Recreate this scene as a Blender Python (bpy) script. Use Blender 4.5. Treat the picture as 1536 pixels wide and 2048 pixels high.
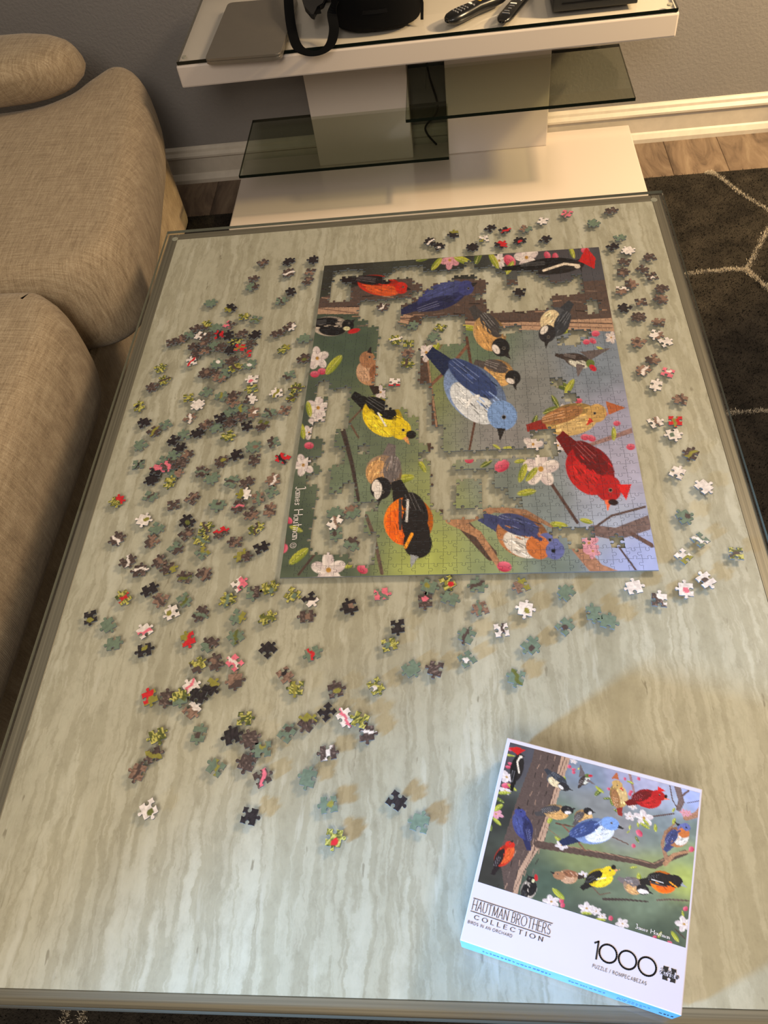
import bpy, bmesh, math, random
import numpy as np
from mathutils import Vector, Matrix, Euler
from mathutils.geometry import delaunay_2d_cdt

S = bpy.context.scene
for o in list(bpy.data.objects): bpy.data.objects.remove(o)
COL = S.collection
random.seed(7); RNG = np.random.default_rng(7)

# ------------------------------------------------------------------ camera
F = 1570.0; TH = 0.43                     # focal length in px of a 1536x2048 frame, table height
CAM = np.array([0.0, 0.0, 0.90184 + TH]); ROT = (0.628209, 0.113728, 0.032503)
cd = bpy.data.cameras.new('camera'); cam = bpy.data.objects.new('camera', cd); COL.objects.link(cam)
cd.sensor_fit = 'VERTICAL'; cd.sensor_height = 24.0; cd.lens = F / 2048 * 24.0; cd.clip_start = 0.02
cam.location = CAM; cam.rotation_euler = ROT; S.camera = cam
# ------------------------------------------------------------------ light
w = bpy.data.worlds.new('room_ambient'); S.world = w; w.use_nodes = True
bg = w.node_tree.nodes['Background']; bg.inputs[0].default_value = (1.0, 0.9, 0.76, 1); bg.inputs[1].default_value = 0.30
def lamp(name, kind, loc, target, power, color, **k):
    d = bpy.data.lights.new(name, kind); d.energy = power; d.color = color
    for a, v in k.items(): setattr(d, a, v)
    o = bpy.data.objects.new(name, d); COL.objects.link(o); o.location = loc
    o.rotation_euler = (Vector(target) - Vector(loc)).to_track_quat('-Z', 'Y').to_euler()
    return o
lamp('ceiling_light', 'AREA', (1.75, 1.55, 2.25), (-0.1, 1.0, 0.4), 42, (1.0, 0.78, 0.54), shape='DISK', size=0.55)
lamp('fill_light', 'AREA', (-0.15, -1.05, 2.35), (-0.1, 0.9, 0.4), 34, (1.0, 0.90, 0.78), shape='DISK', size=0.9)  # soft fill added behind the camera to brighten the near table
lamp('floor_lamp_light', 'SPOT', (1.45, 1.55, 1.45), (0.32, 2.08, 0.16), 165, (1.0, 0.72, 0.36), spot_size=math.radians(48), spot_blend=0.35, shadow_soft_size=0.06)
lamp('daylight', 'SPOT', (-1.45, -0.70, 0.98), (0.07, 0.20, 0.43), 430, (0.22, 0.52, 1.0), spot_size=math.radians(21), spot_blend=1.0, shadow_soft_size=0.09)
V = S.view_settings; S.display_settings.display_device = 'sRGB'
V.view_transform = 'Standard'; V.look = 'None'; V.gamma = 1.0; V.use_curve_mapping = False; V.exposure = 0.14

# ------------------------------------------------------------------ helpers
def _rotm(e): return np.array(Euler(e, 'XYZ').to_matrix())
RM = _rotm(ROT)
def ray(u, v): return RM @ np.array([(u - 768) / F, -(v - 1024) / F, -1.0])
def at_z(u, v, z):
    d = ray(u, v); t = (z - CAM[2]) / d[2]; return CAM + t * d
def at_y(u, v, y):
    d = ray(u, v); t = (y - CAM[1]) / d[1]; return CAM + t * d
def project(P):
    q = (np.asarray(P, float) - CAM) @ RM
    return np.stack([768 + F * q[..., 0] / -q[..., 2], 1024 - F * q[..., 1] / -q[..., 2]], -1)
def lin(c):
    c = np.asarray(c, float) / 255.0
    return np.where(c <= 0.04045, c / 12.92, ((c + 0.055) / 1.055) ** 2.4)
def L4(*c): return (*lin(c), 1.0)

def link(name, me, mats, parent=None, smooth=False):
    o = bpy.data.objects.new(name, me); COL.objects.link(o)
    for m in (mats if isinstance(mats, (list, tuple)) else [mats]): me.materials.append(m)
    if parent is not None: o.parent = parent
    if smooth:
        for p in me.polygons: p.use_smooth = True
    return o
def empty(name, loc=(0, 0, 0), rz=0.0):
    o = bpy.data.objects.new(name, None); COL.objects.link(o); o.location = loc; o.rotation_euler = (0, 0, rz)
    o.empty_display_size = 0.05
    return o
def tag(o, label=None, cat=None, group=None, kind=None):
    if label: o['label'] = label
    if cat: o['category'] = cat
    if group: o['group'] = group
    if kind: o['kind'] = kind
    return o
def box_bm(x0, x1, y0, y1, z0, z1, bev=0.0, seg=2):
    bm = bmesh.new()
    vs = [bm.verts.new((x, y, z)) for z in (z0, z1) for x, y in ((x0, y0), (x1, y0), (x1, y1), (x0, y1))]
    for f in ((3, 2, 1, 0), (4, 5, 6, 7), (0, 1, 5, 4), (1, 2, 6, 5), (2, 3, 7, 6), (3, 0, 4, 7)): bm.faces.new([vs[i] for i in f])
    if bev: bmesh.ops.bevel(bm, geom=bm.edges[:], offset=bev, segments=seg, affect='EDGES', profile=0.6)
    return bm
def bm_obj(name, bm, mats, parent=None, smooth=False):
    me = bpy.data.meshes.new(name); bmesh.ops.recalc_face_normals(bm, faces=bm.faces[:]); bm.to_mesh(me); bm.free()
    return link(name, me, mats, parent, smooth)
def box(name, x0, x1, y0, y1, z0, z1, mat, parent=None, bev=0.0):
    return bm_obj(name, box_bm(x0, x1, y0, y1, z0, z1, bev), mat, parent)
def pydata(name, v, f, mats, parent=None, smooth=False):
    me = bpy.data.meshes.new(name); me.from_pydata([tuple(p) for p in v], [], f); me.update()
    return link(name, me, mats, parent, smooth)
def prism(name, poly, z0, z1, mats, parent=None, bev=0.0, smooth=False):
    bm = bmesh.new(); n = len(poly)
    lo = [bm.verts.new((x, y, z0)) for x, y in poly]; hi = [bm.verts.new((x, y, z1)) for x, y in poly]
    bm.faces.new(lo[::-1]); bm.faces.new(hi)
    for i in range(n): bm.faces.new((lo[i], lo[(i + 1) % n], hi[(i + 1) % n], hi[i]))
    if bev: bmesh.ops.bevel(bm, geom=[e for e in bm.edges if abs(e.verts[0].co.z - e.verts[1].co.z) < 1e-6], offset=bev, segments=3, affect='EDGES')
    return bm_obj(name, bm, mats, parent, smooth)
def smooth_path(pts, n=6, closed=False):
    P = [np.array(p, float) for p in pts]; m = len(P); out = []
    rng = range(m if closed else m - 1)
    for i in rng:
        p0 = P[(i - 1) % m] if closed or i > 0 else P[i]; p1 = P[i]; p2 = P[(i + 1) % m]
        p3 = P[(i + 2) % m] if closed or i + 2 < m else p2
        for k in range(n):
            t = k / n
            out.append(0.5 * ((2 * p1) + (-p0 + p2) * t + (2 * p0 - 5 * p1 + 4 * p2 - p3) * t * t + (-p0 + 3 * p1 - 3 * p2 + p3) * t ** 3))
    if not closed: out.append(P[-1])
    return out
def sweep(name, path, hw, ht, mat, parent=None, up=(0, 0, 1), ring=None):
    """sweep a cross-section (default flat band) along a 3-D path"""
    path = [Vector(p) for p in path]; up = Vector(up); V_, F_ = [], []
    if ring is None: ring = [(-1, -1), (1, -1), (1, 1), (-1, 1)]
    k = len(ring)
    for i, p in enumerate(path):
        t = (path[min(i + 1, len(path) - 1)] - path[max(i - 1, 0)]).normalized()
        s = t.cross(up)
        s = s.normalized() if s.length > 1e-6 else Vector((1, 0, 0))
        n = s.cross(t).normalized()
        for a, b in ring: V_.append(p + s * (a * hw) + n * (b * ht))
    for i in range(len(path) - 1):
        for j in range(k): F_.append((i * k + j, i * k + (j + 1) % k, (i + 1) * k + (j + 1) % k, (i + 1) * k + j))
    F_.append(tuple(range(k))[::-1]); F_.append(tuple(range((len(path) - 1) * k, len(path) * k)))
    return pydata(name, V_, F_, mat, parent, smooth=len(ring) > 4)
def inpoly(x, y, P):
    r = np.zeros(x.shape, bool); n = len(P); j = n - 1
    for i in range(n):
        xi, yi = P[i]; xj, yj = P[j]
        c = ((yi > y) != (yj > y)) & (x < (xj - xi) * (y - yi) / (yj - yi + 1e-12) + xi); r ^= c; j = i
    return r
ROUND = [(math.cos(a), math.sin(a)) for a in np.linspace(0, 2 * math.pi, 8, endpoint=False)]

# ------------------------------------------------------------------ materials
class NT:
    def __init__(s, name):
        s.m = bpy.data.materials.new(name); s.m.use_nodes = True; s.t = s.m.node_tree
        s.b = s.t.nodes['Principled BSDF']; s.out = s.t.nodes['Material Output']
    def n(s, kind, **k):
        x = s.t.nodes.new(kind)
        for a, v in k.items():
            if a in x.inputs: x.inputs[a].default_value = v
            else: setattr(x, a, v)
        return x
    def l(s, a, b): s.t.links.new(a, b)
    def coords(s, scale, kind='Object', rot=(0, 0, 0)):
        c = s.n('ShaderNodeTexCoord'); m = s.n('ShaderNodeMapping'); m.inputs['Scale'].default_value = scale; m.inputs['Rotation'].default_value = rot
        s.l(c.outputs[kind], m.inputs[0]); return m.outputs[0]
    def noise(s, vec, scale, detail=4, rough=0.55, dist=0.0):
        x = s.n('ShaderNodeTexNoise'); x.inputs['Scale'].default_value = scale; x.inputs['Detail'].default_value = detail
        x.inputs['Roughness'].default_value = rough; x.inputs['Distortion'].default_value = dist
        s.l(vec, x.inputs['Vector']); return x.outputs['Fac']
    def ramp(s, fac, stops):
        r = s.n('ShaderNodeValToRGB'); e = r.color_ramp.elements
        while len(e) < len(stops): e.new(0.5)
        for i, (p, c) in enumerate(stops): e[i].position = p; e[i].color = c
        s.l(fac, r.inputs[0]); return r.outputs[0]
    def mix(s, fac, a, b, mode='MIX'):
        x = s.n('ShaderNodeMix', data_type='RGBA', blend_type=mode)
        for sock, v in ((x.inputs[0], fac), (x.inputs[6], a), (x.inputs[7], b)):
            if hasattr(v, 'links'): s.l(v, sock)
            else: sock.default_value = v
        return x.outputs[2]
    def bump(s, h, strength, dist=0.01):
        x = s.n('ShaderNodeBump'); x.inputs['Strength'].default_value = strength; x.inputs['Distance'].default_value = dist
        s.l(h, x.inputs['Height']); s.l(x.outputs[0], s.b.inputs['Normal'])
    def set(s, color=None, rough=0.5, metal=0.0, spec=0.5):
        if color is not None:
            if hasattr(color, 'links'): s.l(color, s.b.inputs['Base Color'])
            else: s.b.inputs['Base Color'].default_value = color
        s.b.inputs['Roughness'].default_value = rough; s.b.inputs['Metallic'].default_value = metal
        s.b.inputs['Specular IOR Level'].default_value = spec
        return s.m
M = {}
def plain(name, rgb, rough=0.5, metal=0.0, spec=0.5, var=0.06):
    t = NT(name); v = t.coords((1, 1, 1)); f = t.noise(v, 40, 3)
    c = np.array(L4(*rgb)); a = c * (1 - var); b = np.minimum(c * (1 + var), 1); a[3] = b[3] = 1
    M[name] = t.set(t.ramp(f, [(0.3, tuple(a)), (0.7, tuple(b))]), rough, metal, spec); return M[name]

t = NT('wall_paint'); v = t.coords((1, 1, 1)); f = t.noise(v, 120, 4, 0.6); f2 = t.noise(v, 3, 2)
c = t.ramp(f2, [(0.3, L4(122, 117, 114)), (0.7, L4(128, 123, 119))]); t.bump(f, 0.35, 0.004); M['wall'] = t.set(c, 0.75)
plain('white_trim', (190, 180, 166), 0.45)
t = NT('oak_plank'); v = t.coords((7, 1.6, 1)); f = t.noise(v, 2.2, 6, 0.66, 1.8); oi = t.n('ShaderNodeObjectInfo')
c1 = t.ramp(f, [(0.28, L4(70, 55, 44)), (0.47, L4(116, 96, 78)), (0.6, L4(132, 112, 92)), (0.78, L4(150, 132, 110))])
c2 = t.ramp(oi.outputs['Random'], [(0, (0.72, 0.72, 0.74, 1)), (1, (1, 1, 1, 1))])
t.bump(f, 0.15, 0.002); M['plank'] = t.set(t.mix(1.0, c1, c2, 'MULTIPLY'), 0.5)
t = NT('rug_dark'); v = t.coords((1, 1, 1)); f = t.noise(v, 14, 5, 0.65); f2 = t.noise(v, 300, 2)
c = t.ramp(f, [(0.3, L4(30, 27, 24)), (0.6, L4(52, 47, 41)), (0.8, L4(68, 62, 54))]); t.bump(f2, 0.6, 0.01); M['rug'] = t.set(c, 0.95, spec=0.1)
plain('rug_cream', (196, 184, 164), 0.95, spec=0.1, var=0.12)
t = NT('linen'); v = t.coords((1, 1, 1)); wv = t.n('ShaderNodeTexWave', wave_type='BANDS', bands_direction='X'); wv.inputs['Scale'].default_value = 95; wv.inputs['Distortion'].default_value = 3.0; wv.inputs['Detail'].default_value = 2
wh = t.n('ShaderNodeTexWave', wave_type='BANDS', bands_direction='Y'); wh.inputs['Scale'].default_value = 95; wh.inputs['Distortion'].default_value = 3.0; wh.inputs['Detail'].default_value = 2
wz = t.n('ShaderNodeTexWave', wave_type='BANDS', bands_direction='Z'); wz.inputs['Scale'].default_value = 95; wz.inputs['Distortion'].default_value = 3.0; wz.inputs['Detail'].default_value = 2
for x in (wv, wh, wz): t.l(v, x.inputs['Vector'])
s1 = t.mix(0.5, wv.outputs['Color'], wh.outputs['Color']); s1 = t.mix(0.33, s1, wz.outputs['Color'])
va = t.coords((60, 4, 4)); vb = t.coords((4, 60, 4)); na = t.noise(va, 5, 4, 0.7); nb = t.noise(vb, 5, 4, 0.7)
slub = t.mix(0.5, na, nb); fine = t.noise(v, 420, 2)
c1 = t.ramp(slub, [(0.36, L4(136, 116, 90)), (0.5, L4(162, 141, 112)), (0.64, L4(182, 162, 132))])
c2 = t.ramp(fine, [(0.3, (0.80, 0.80, 0.80, 1)), (0.7, (1.08, 1.08, 1.08, 1))]); c = t.mix(1.0, c1, c2, 'MULTIPLY')
t.bump(s1, 0.22, 0.0015); M['linen'] = t.set(c, 0.92, spec=0.15); t.b.inputs['Sheen Weight'].default_value = 0.15
t = NT('white_lacquer'); M['lacquer'] = t.set(L4(204, 191, 180), 0.22, spec=0.5); t.b.inputs['Coat Weight'].default_value = 0.3
# travertine-look marble with streaks along the table's length
t = NT('vein_cut_marble')
def warped(scale, amt, wscale):
    c = t.n('ShaderNodeTexCoord'); nz = t.n('ShaderNodeTexNoise'); nz.inputs['Scale'].default_value = wscale; nz.inputs['Detail'].default_value = 7; nz.inputs['Roughness'].default_value = 0.68; t.l(c.outputs['Object'], nz.inputs['Vector'])
    sub = t.n('ShaderNodeVectorMath', operation='SUBTRACT'); t.l(nz.outputs['Color'], sub.inputs[0]); sub.inputs[1].default_value = (0.5, 0.5, 0.5)
    sc = t.n('ShaderNodeVectorMath', operation='MULTIPLY'); t.l(sub.outputs[0], sc.inputs[0]); sc.inputs[1].default_value = (amt, amt * 5.0, 0)
    ad = t.n('ShaderNodeVectorMath', operation='ADD'); t.l(c.outputs['Object'], ad.inputs[0]); t.l(sc.outputs[0], ad.inputs[1])
    m = t.n('ShaderNodeMapping'); m.inputs['Scale'].default_value = scale; t.l(ad.outputs[0], m.inputs[0]); return m.outputs[0]
f = t.noise(warped((19, 1.6, 1), 0.030, 15), 1.5, 5, 0.6)
c = t.ramp(f, [(0.28, L4(162, 154, 134)), (0.41, L4(170, 162, 143)), (0.45, L4(183, 176, 158)), (0.50, L4(179, 171, 153)), (0.525, L4(166, 158, 139)), (0.565, L4(171, 163, 144)), (0.60, L4(186, 179, 162)), (0.74, L4(196, 190, 175))])
fl = t.noise(warped((6, 0.5, 1), 0.02, 6), 1.3, 2, 0.5); c = t.mix(1.0, c, t.ramp(fl, [(0.32, (0.90, 0.89, 0.87, 1)), (0.62, (1.05, 1.05, 1.05, 1))]), 'MULTIPLY')
fm = t.noise(t.coords((1, 0.6, 1)), 75, 8, 0.75); c = t.mix(1.0, c, t.ramp(fm, [(0.30, (0.84, 0.83, 0.81, 1)), (0.50, (1.0, 1.0, 1.0, 1)), (0.70, (1.08, 1.08, 1.08, 1))]), 'MULTIPLY')
fb = t.noise(warped((60, 8, 1), 0.010, 20), 1.0, 3, 0.6); c = t.mix(t.ramp(fb, [(0.62, (0, 0, 0, 1)), (0.70, (0.5, 0.5, 0.5, 1))]), c, L4(200, 194, 180))
fp = t.noise(warped((120, 26, 1), 0.006, 30), 1.0, 2, 0.5); c = t.mix(t.ramp(fp, [(0.715, (0, 0, 0, 1)), (0.77, (0.7, 0.7, 0.7, 1))]), c, L4(126, 116, 97))
M['marble'] = t.set(c, 0.35)
t = NT('brushed_pewter'); v = t.coords((1, 1, 1)); vx = t.coords((2, 400, 400)); vy = t.coords((400, 2, 400)); f = t.noise(vx, 1.0, 3)
M['pewter_x'] = t.set(t.ramp(f, [(0.3, L4(112, 104, 90)), (0.7, L4(146, 136, 118))]), 0.42, 0.55)
t = NT('brushed_pewter_long'); vy = t.coords((400, 2, 400)); f = t.noise(vy, 1.0, 3)
M['pewter_y'] = t.set(t.ramp(f, [(0.3, L4(112, 104, 90)), (0.7, L4(146, 136, 118))]), 0.42, 0.55)
def glass(name, tint, refl=1.0, edge=None):
    t = NT(name); t.t.nodes.remove(t.b)
    tr = t.n('ShaderNodeBsdfTransparent'); tr.inputs[0].default_value = tint
    gl = t.n('ShaderNodeBsdfGlossy'); gl.inputs['Roughness'].default_value = 0.02; gl.inputs['Color'].default_value = (1, 1, 1, 1)
    fr = t.n('ShaderNodeFresnel'); fr.inputs['IOR'].default_value = 1.45
    mx = t.n('ShaderNodeMixShader'); ge = t.n('ShaderNodeNewGeometry'); mu = t.n('ShaderNodeMath', operation='SUBTRACT'); mu.inputs[0].default_value = 1.0; t.l(ge.outputs['Backfacing'], mu.inputs[1])
    mm = t.n('ShaderNodeMath', operation='MULTIPLY'); t.l(fr.outputs[0], mm.inputs[0]); t.l(mu.outputs[0], mm.inputs[1]); t.l(mm.outputs[0], mx.inputs[0]); t.l(tr.outputs[0], mx.inputs[1]); t.l(gl.outputs[0], mx.inputs[2]); t.l(mx.outputs[0], t.out.inputs[0])
    M[name] = t.m; return t.m
glass('clear_glass', (0.985, 0.995, 0.985, 1)); glass('tinted_glass', (0.74, 0.765, 0.70, 1))
plain('glass_edge_dark', (16, 22, 18), 0.15); plain('glass_edge_green', (104, 104, 90), 0.18)
plain('aluminium_gold', (150, 142, 130), 0.38, 0.75, var=0.02); plain('black_plastic', (12, 12, 13), 0.28, var=0.02); plain('black_nylon', (6, 6, 7), 0.85, spec=0.1)
plain('black_matte', (13, 13, 13), 0.55); plain('key_grey', (120, 120, 124), 0.5); plain('key_white', (225, 224, 220), 0.5); plain('key_yellow', (216, 172, 48), 0.5)
plain('clear_bumper', (150, 146, 130), 0.15); plain('paper_white', (202, 196, 208), 0.35, var=0.01); plain('ink_black', (24, 22, 24), 0.5, var=0.02); plain('ink_grey', (104, 100, 106), 0.5, var=0.02)
plain('paper_blue', (112, 184, 240), 0.4, var=0.02); plain('ink_blue', (40, 96, 160), 0.5); plain('signature_white', (238, 226, 222), 0.5, var=0.01); plain('cardboard', (104, 110, 116), 0.85)
t = NT('printed_card'); a = t.n('ShaderNodeVertexColor', layer_name='print'); M['print'] = t.set(a.outputs['Color'], 0.32, spec=0.5)
wv = t.noise(t.coords((1, 1, 1)), 900, 2); t.bump(wv, 0.08, 0.0006)
t = NT('print_gloss'); a = t.n('ShaderNodeVertexColor', layer_name='print'); M['print_box'] = t.set(a.outputs['Color'], 0.3, spec=0.5)
def set_print(me, rgb_lin):
    at = me.color_attributes.new('print', 'FLOAT_COLOR', 'POINT')
    buf = np.ones((len(me.vertices), 4), np.float32); buf[:, :3] = rgb_lin
    at.data.foreach_set('color', buf.ravel())

# ------------------------------------------------------------------ the room
YW = 2.318
wall = box('wall_back', -2.6, 2.6, YW, YW + 0.12, 0, 2.6, M['wall']); tag(wall, 'matte grey wall with fine orange-peel texture behind the TV stand', 'wall', kind='structure')
prof = [(0, 0), (-0.026, 0), (-0.026, 0.012), (-0.018, 0.024), (-0.014, 0.028), (-0.014, 0.074), (-0.020, 0.080), (-0.020, 0.086), (-0.012, 0.094), (-0.010, 0.101), (-0.004, 0.106), (0, 0.108)]
bb_v = [(x, YW - 0.0005 + a, b) for x in (-2.6, 2.6) for a, b in prof]; n = len(prof)
bb = pydata('baseboard_back', bb_v, [(i, i + n, (i + 1) % n + n, (i + 1) % n) for i in range(n)] + [tuple(range(n)), tuple(range(2 * n - 1, n - 1, -1))], M['white_trim'])
tag(bb, 'cream moulded baseboard along the foot of the grey wall', 'baseboard', kind='structure')
floor = box('floor', -2.6, 2.6, -1.4, YW, -0.06, -0.006, M['cardboard']); tag(floor, 'grey-brown wooden plank floor', 'floor', kind='structure')
pw = 0.152; x = -2.58; k = 0
plank_me = None
while x < 2.5:
    cut = [0.55, 1.25, 1.7][k % 3]
    for (a, b) in ((-1.39, cut), (cut, YW - 0.002)):
        o = bm_obj('plank', box_bm(0.0003, pw - 0.0003, 0.0003, b - a - 0.0003, -0.006, 0.0, 0.0012, 1), M['plank'], floor); o.location = (x, a, 0)
    x += pw; k += 1

# rug
RZ = 0.014
rug = empty('area_rug', (0, 0, 0)); tag(rug, 'dark charcoal shag rug with thin cream hexagon lines under the table', 'rug')
box('rug_backing', -1.35, 1.35, -0.30, 2.098, 0.0005, 0.008, M['rug'], rug)
def blades(n, xs, ys, h, wd, lean):
    P = np.stack([xs, ys, np.full(n, 0.004)], 1); a = RNG.uniform(0, 6.283, n); hh = h * RNG.uniform(0.6, 1.1, n)
    d = np.stack([np.cos(a), np.sin(a), np.zeros(n)], 1) * wd
    tip = P + np.stack([RNG.normal(0, lean, n), RNG.normal(0, lean, n), hh], 1)
    v = np.concatenate([P - d, P + d, tip], 0); f = [(i, i + n, i + 2 * n) for i in range(n)]
    return v, f
n1 = 42000; v, f = blades(n1, RNG.uniform(0.36, 1.15, n1), RNG.uniform(0.75, 2.095, n1), 0.009, 0.0022, 0.006)
p = pydata('rug_pile', v, f, M['rug'], rug); tag(p, kind='stuff')
n2 = 9000; v, f = blades(n2, RNG.uniform(-0.9, 0.4, n2), RNG.uniform(-0.1, 0.12, n2), 0.009, 0.0022, 0.006)
p = pydata('rug_pile', v, f, M['rug'], rug); tag(p, kind='stuff')
n3 = 4500; v, f = blades(n3, RNG.uniform(-0.86, -0.60, n3), RNG.uniform(1.88, 2.095, n3), 0.009, 0.0022, 0.006)
p = pydata('rug_pile', v, f, M['rug'], rug); tag(p, kind='stuff')
rl = [[(0.70, 2.097), (0.718, 2.084), (0.765, 1.985), (0.835, 1.865)], [(0.835, 1.865), (1.02, 1.86)], [(0.835, 1.865), (0.79, 1.81), (0.704, 1.663)], [(0.704, 1.663), (0.62, 1.667), (0.47, 1.652)],
      [(0.704, 1.663), (0.745, 1.57), (0.83, 1.40)], [(0.47, 1.652), (0.38, 1.46), (0.47, 1.19)], [(0.47, 1.19), (0.56, 1.188), (0.70, 1.192)], [(0.70, 1.192), (0.83, 1.40)], [(0.70, 1.192), (0.80, 1.0)],
      [(-0.63, 0.10), (-0.63, 0.055), (-0.64, -0.02)], [(-0.602, 0.10), (-0.602, 0.054), (-0.58, -0.02)]]
for seg in rl:
    path = smooth_path([(*q, 0) for q in seg], 10); tot = int(1500 * sum(math.dist(path[i], path[i + 1]) for i in range(len(path) - 1)) / 0.2)
    ii = RNG.integers(0, len(path) - 1, tot); tt = RNG.uniform(0, 1, tot); A = np.array(path)
    q = A[ii] * (1 - tt[:, None]) + A[ii + 1] * tt[:, None]
    v, f = blades(tot, q[:, 0] + RNG.normal(0, 0.0035, tot), q[:, 1] + RNG.normal(0, 0.0035, tot), 0.009, 0.0014, 0.003)
    p = pydata('cream_line', v, f, M['rug_cream'], rug); tag(p, kind='stuff')

# ------------------------------------------------------------------ sofa
SF = empty('sofa', (-1.2, 1.2, RZ)); tag(SF, 'beige linen sofa with thick rounded seat cushions beside the coffee table', 'sofa')
def local(o, parent):
    o.parent = parent; o.matrix_parent_inverse = Matrix.Translation(-Vector(parent.location)); return o
def cushion(name, outline, z0, z1, rnd, mat, dome=0.02, n=6):
    """thick pillow: smooth outline, rounded profile, gently domed top"""
    P = np.array(smooth_path([(*q, 0) for q in outline], n, True))[:, :2]; m = len(P)
    area = 0.5 * np.sum(P[:, 0] * np.roll(P[:, 1], -1) - np.roll(P[:, 0], -1) * P[:, 1])
    if area < 0: P = P[::-1]
    tg = np.roll(P, -1, 0) - np.roll(P, 1, 0); tg /= np.linalg.norm(tg, axis=1)[:, None] + 1e-9
    nr = np.stack([tg[:, 1], -tg[:, 0]], 1)
    prof = []
    zc = (z0 + z1) / 2; hz = (z1 - z0) / 2
    for a in np.linspace(-90, 90, 15):
        r = math.radians(a); cx = abs(math.cos(r)) ** 0.75; cz = math.copysign(abs(math.sin(r)) ** 0.75, r)
        prof.append((-(1 - cx) * rnd, zc + hz * cz))
    Vv, Ff = [], []
    for off, z in prof: Vv += [(*(P[i] + nr[i] * off), z) for i in range(m)]
    k = len(prof)
    for j in range(k - 1):
        for i in range(m): Ff.append((j * m + i, j * m + (i + 1) % m, (j + 1) * m + (i + 1) % m, (j + 1) * m + i))
    # gently domed top, sampled inside the last ring
    top = np.array([P[i] + nr[i] * prof[-1][0] for i in range(m)]); base = (k - 1) * m; lo, hi = top.min(0), top.max(0)
    gx, gy = np.meshgrid(np.arange(lo[0], hi[0], 0.035), np.arange(lo[1], hi[1], 0.035)); g = np.stack([gx.ravel(), gy.ravel()], 1); g = g[inpoly(g[:, 0], g[:, 1], top)]
    A = np.roll(top, -1, 0) - top; ap = g[:, None, :] - top[None]; tt = np.clip((ap * A[None]).sum(-1) / ((A * A).sum(-1)[None] + 1e-12), 0, 1)
    ds = np.linalg.norm(ap - tt[..., None] * A[None], axis=-1).min(1); g, ds = g[ds > 0.014], ds[ds > 0.014]
    r = delaunay_2d_cdt([Vector(p) for p in np.concatenate([top, g])], [(i, (i + 1) % m) for i in range(m)], [], 1, 1e-6); src = [q[0] if q else -1 for q in r[3]]; nb = len(Vv)
    Vv += [(*g[i], z1 + dome * (1 - math.exp(-ds[i] / 0.10))) for i in range(len(g))]
    mp = []
    for q, vv in zip(src, r[0]):
        if q < 0: Vv.append((vv[0], vv[1], z1)); mp.append(len(Vv) - 1)
        else: mp.append(base + q if q < m else nb + q - m)
    Ff += [tuple(mp[q] for q in f) for f in r[2]]
    Ff.append(tuple(range(m))[::-1])
    return pydata(name, Vv, Ff, mat, None, smooth=True)
o = bm_obj('sofa_base', box_bm(-1.75, -0.80, 0.20, 2.065, RZ, 0.235, 0.025, 3), M['linen']); local(o, SF)
far = [(-1.75, 1.37), (-1.72, 1.27), (-1.6, 1.235), (-1.3, 1.23), (-0.95, 1.228), (-0.82, 1.23), (-0.735, 1.25), (-0.685, 1.305), (-0.676, 1.39), (-0.694, 1.55), (-0.722, 1.74), (-0.75, 1.92), (-0.79, 2.06), (-0.84, 2.12), (-0.90, 2.115), (-0.945, 2.05), (-0.99, 1.975), (-1.1, 1.94), (-1.5, 1.94), (-1.68, 1.92), (-1.75, 1.82)]
o = cushion('seat_cushion', far, 0.235, 0.458, 0.06, M['linen'], 0.012); local(o, SF)
near = [(-1.75, 0.36), (-1.72, 0.27), (-1.6, 0.235), (-1.3, 0.235), (-0.90, 0.24), (-0.79, 0.275), (-0.735, 0.36), (-0.728, 0.50), (-0.726, 0.75), (-0.724, 0.95), (-0.73, 1.11), (-0.775, 1.19), (-0.87, 1.213), (-1.3, 1.213), (-1.6, 1.21), (-1.72, 1.17), (-1.75, 1.08)]
o = cushion('seat_cushion', near, 0.215, 0.465, 0.055, M['linen'], 0.012); local(o, SF)
# back rest behind the pillow, along the wall end
o = bm_obj('backrest', box_bm(-1.95, -1.70, 0.20, 2.20, RZ, 0.74, 0.05, 3), M['linen']); local(o, SF)
# sewn seams on the cushions
for pts in ([(200, 560), (208, 590), (222, 630), (228, 668)], [(248, 318), (240, 345), (228, 400), (212, 470), (200, 545)]):
    pass
PB = at_z(75, 228, 0.46)
PIL = empty('back_pillow', (-1.06, 1.985, 0.47)); tag(PIL, 'beige linen back pillow with pinched corners propped on the sofa seat', 'pillow')
def pillow(name, cx, cy, z0, wd, dp, ht, mat):
    Vv, Ff = [], []; nu, nv = 20, 14
    for j in range(nv + 1):
        p = -math.pi / 2 + math.pi * j / nv
        for i in range(nu):
            a = 2 * math.pi * i / nu; c, s = math.cos(a), math.sin(a)
            e = lambda q, k: math.copysign(abs(q) ** k, q)
            x = wd / 2 * e(c, 0.55) * (abs(math.cos(p)) ** 0.45); y = dp / 2 * e(s, 0.75) * (abs(math.cos(p)) ** 0.6); z = ht / 2 * e(math.sin(p), 0.7)
            k = 1 - 0.25 * (abs(x) / (wd / 2)) ** 2
            Vv.append((cx + x, cy + y * k - 0.06 * (z / ht), z0 + ht / 2 + z))
    for j in range(nv):
        for i in range(nu): Ff.append((j * nu + i, j * nu + (i + 1) % nu, (j + 1) * nu + (i + 1) % nu, (j + 1) * nu + i))
    return pydata(name, Vv, Ff, mat, None, smooth=True)
o = pillow('pillow_body', -1.135, 1.975, 0.455, 0.47, 0.25, 0.13, M['linen']); local(o, PIL)

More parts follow.
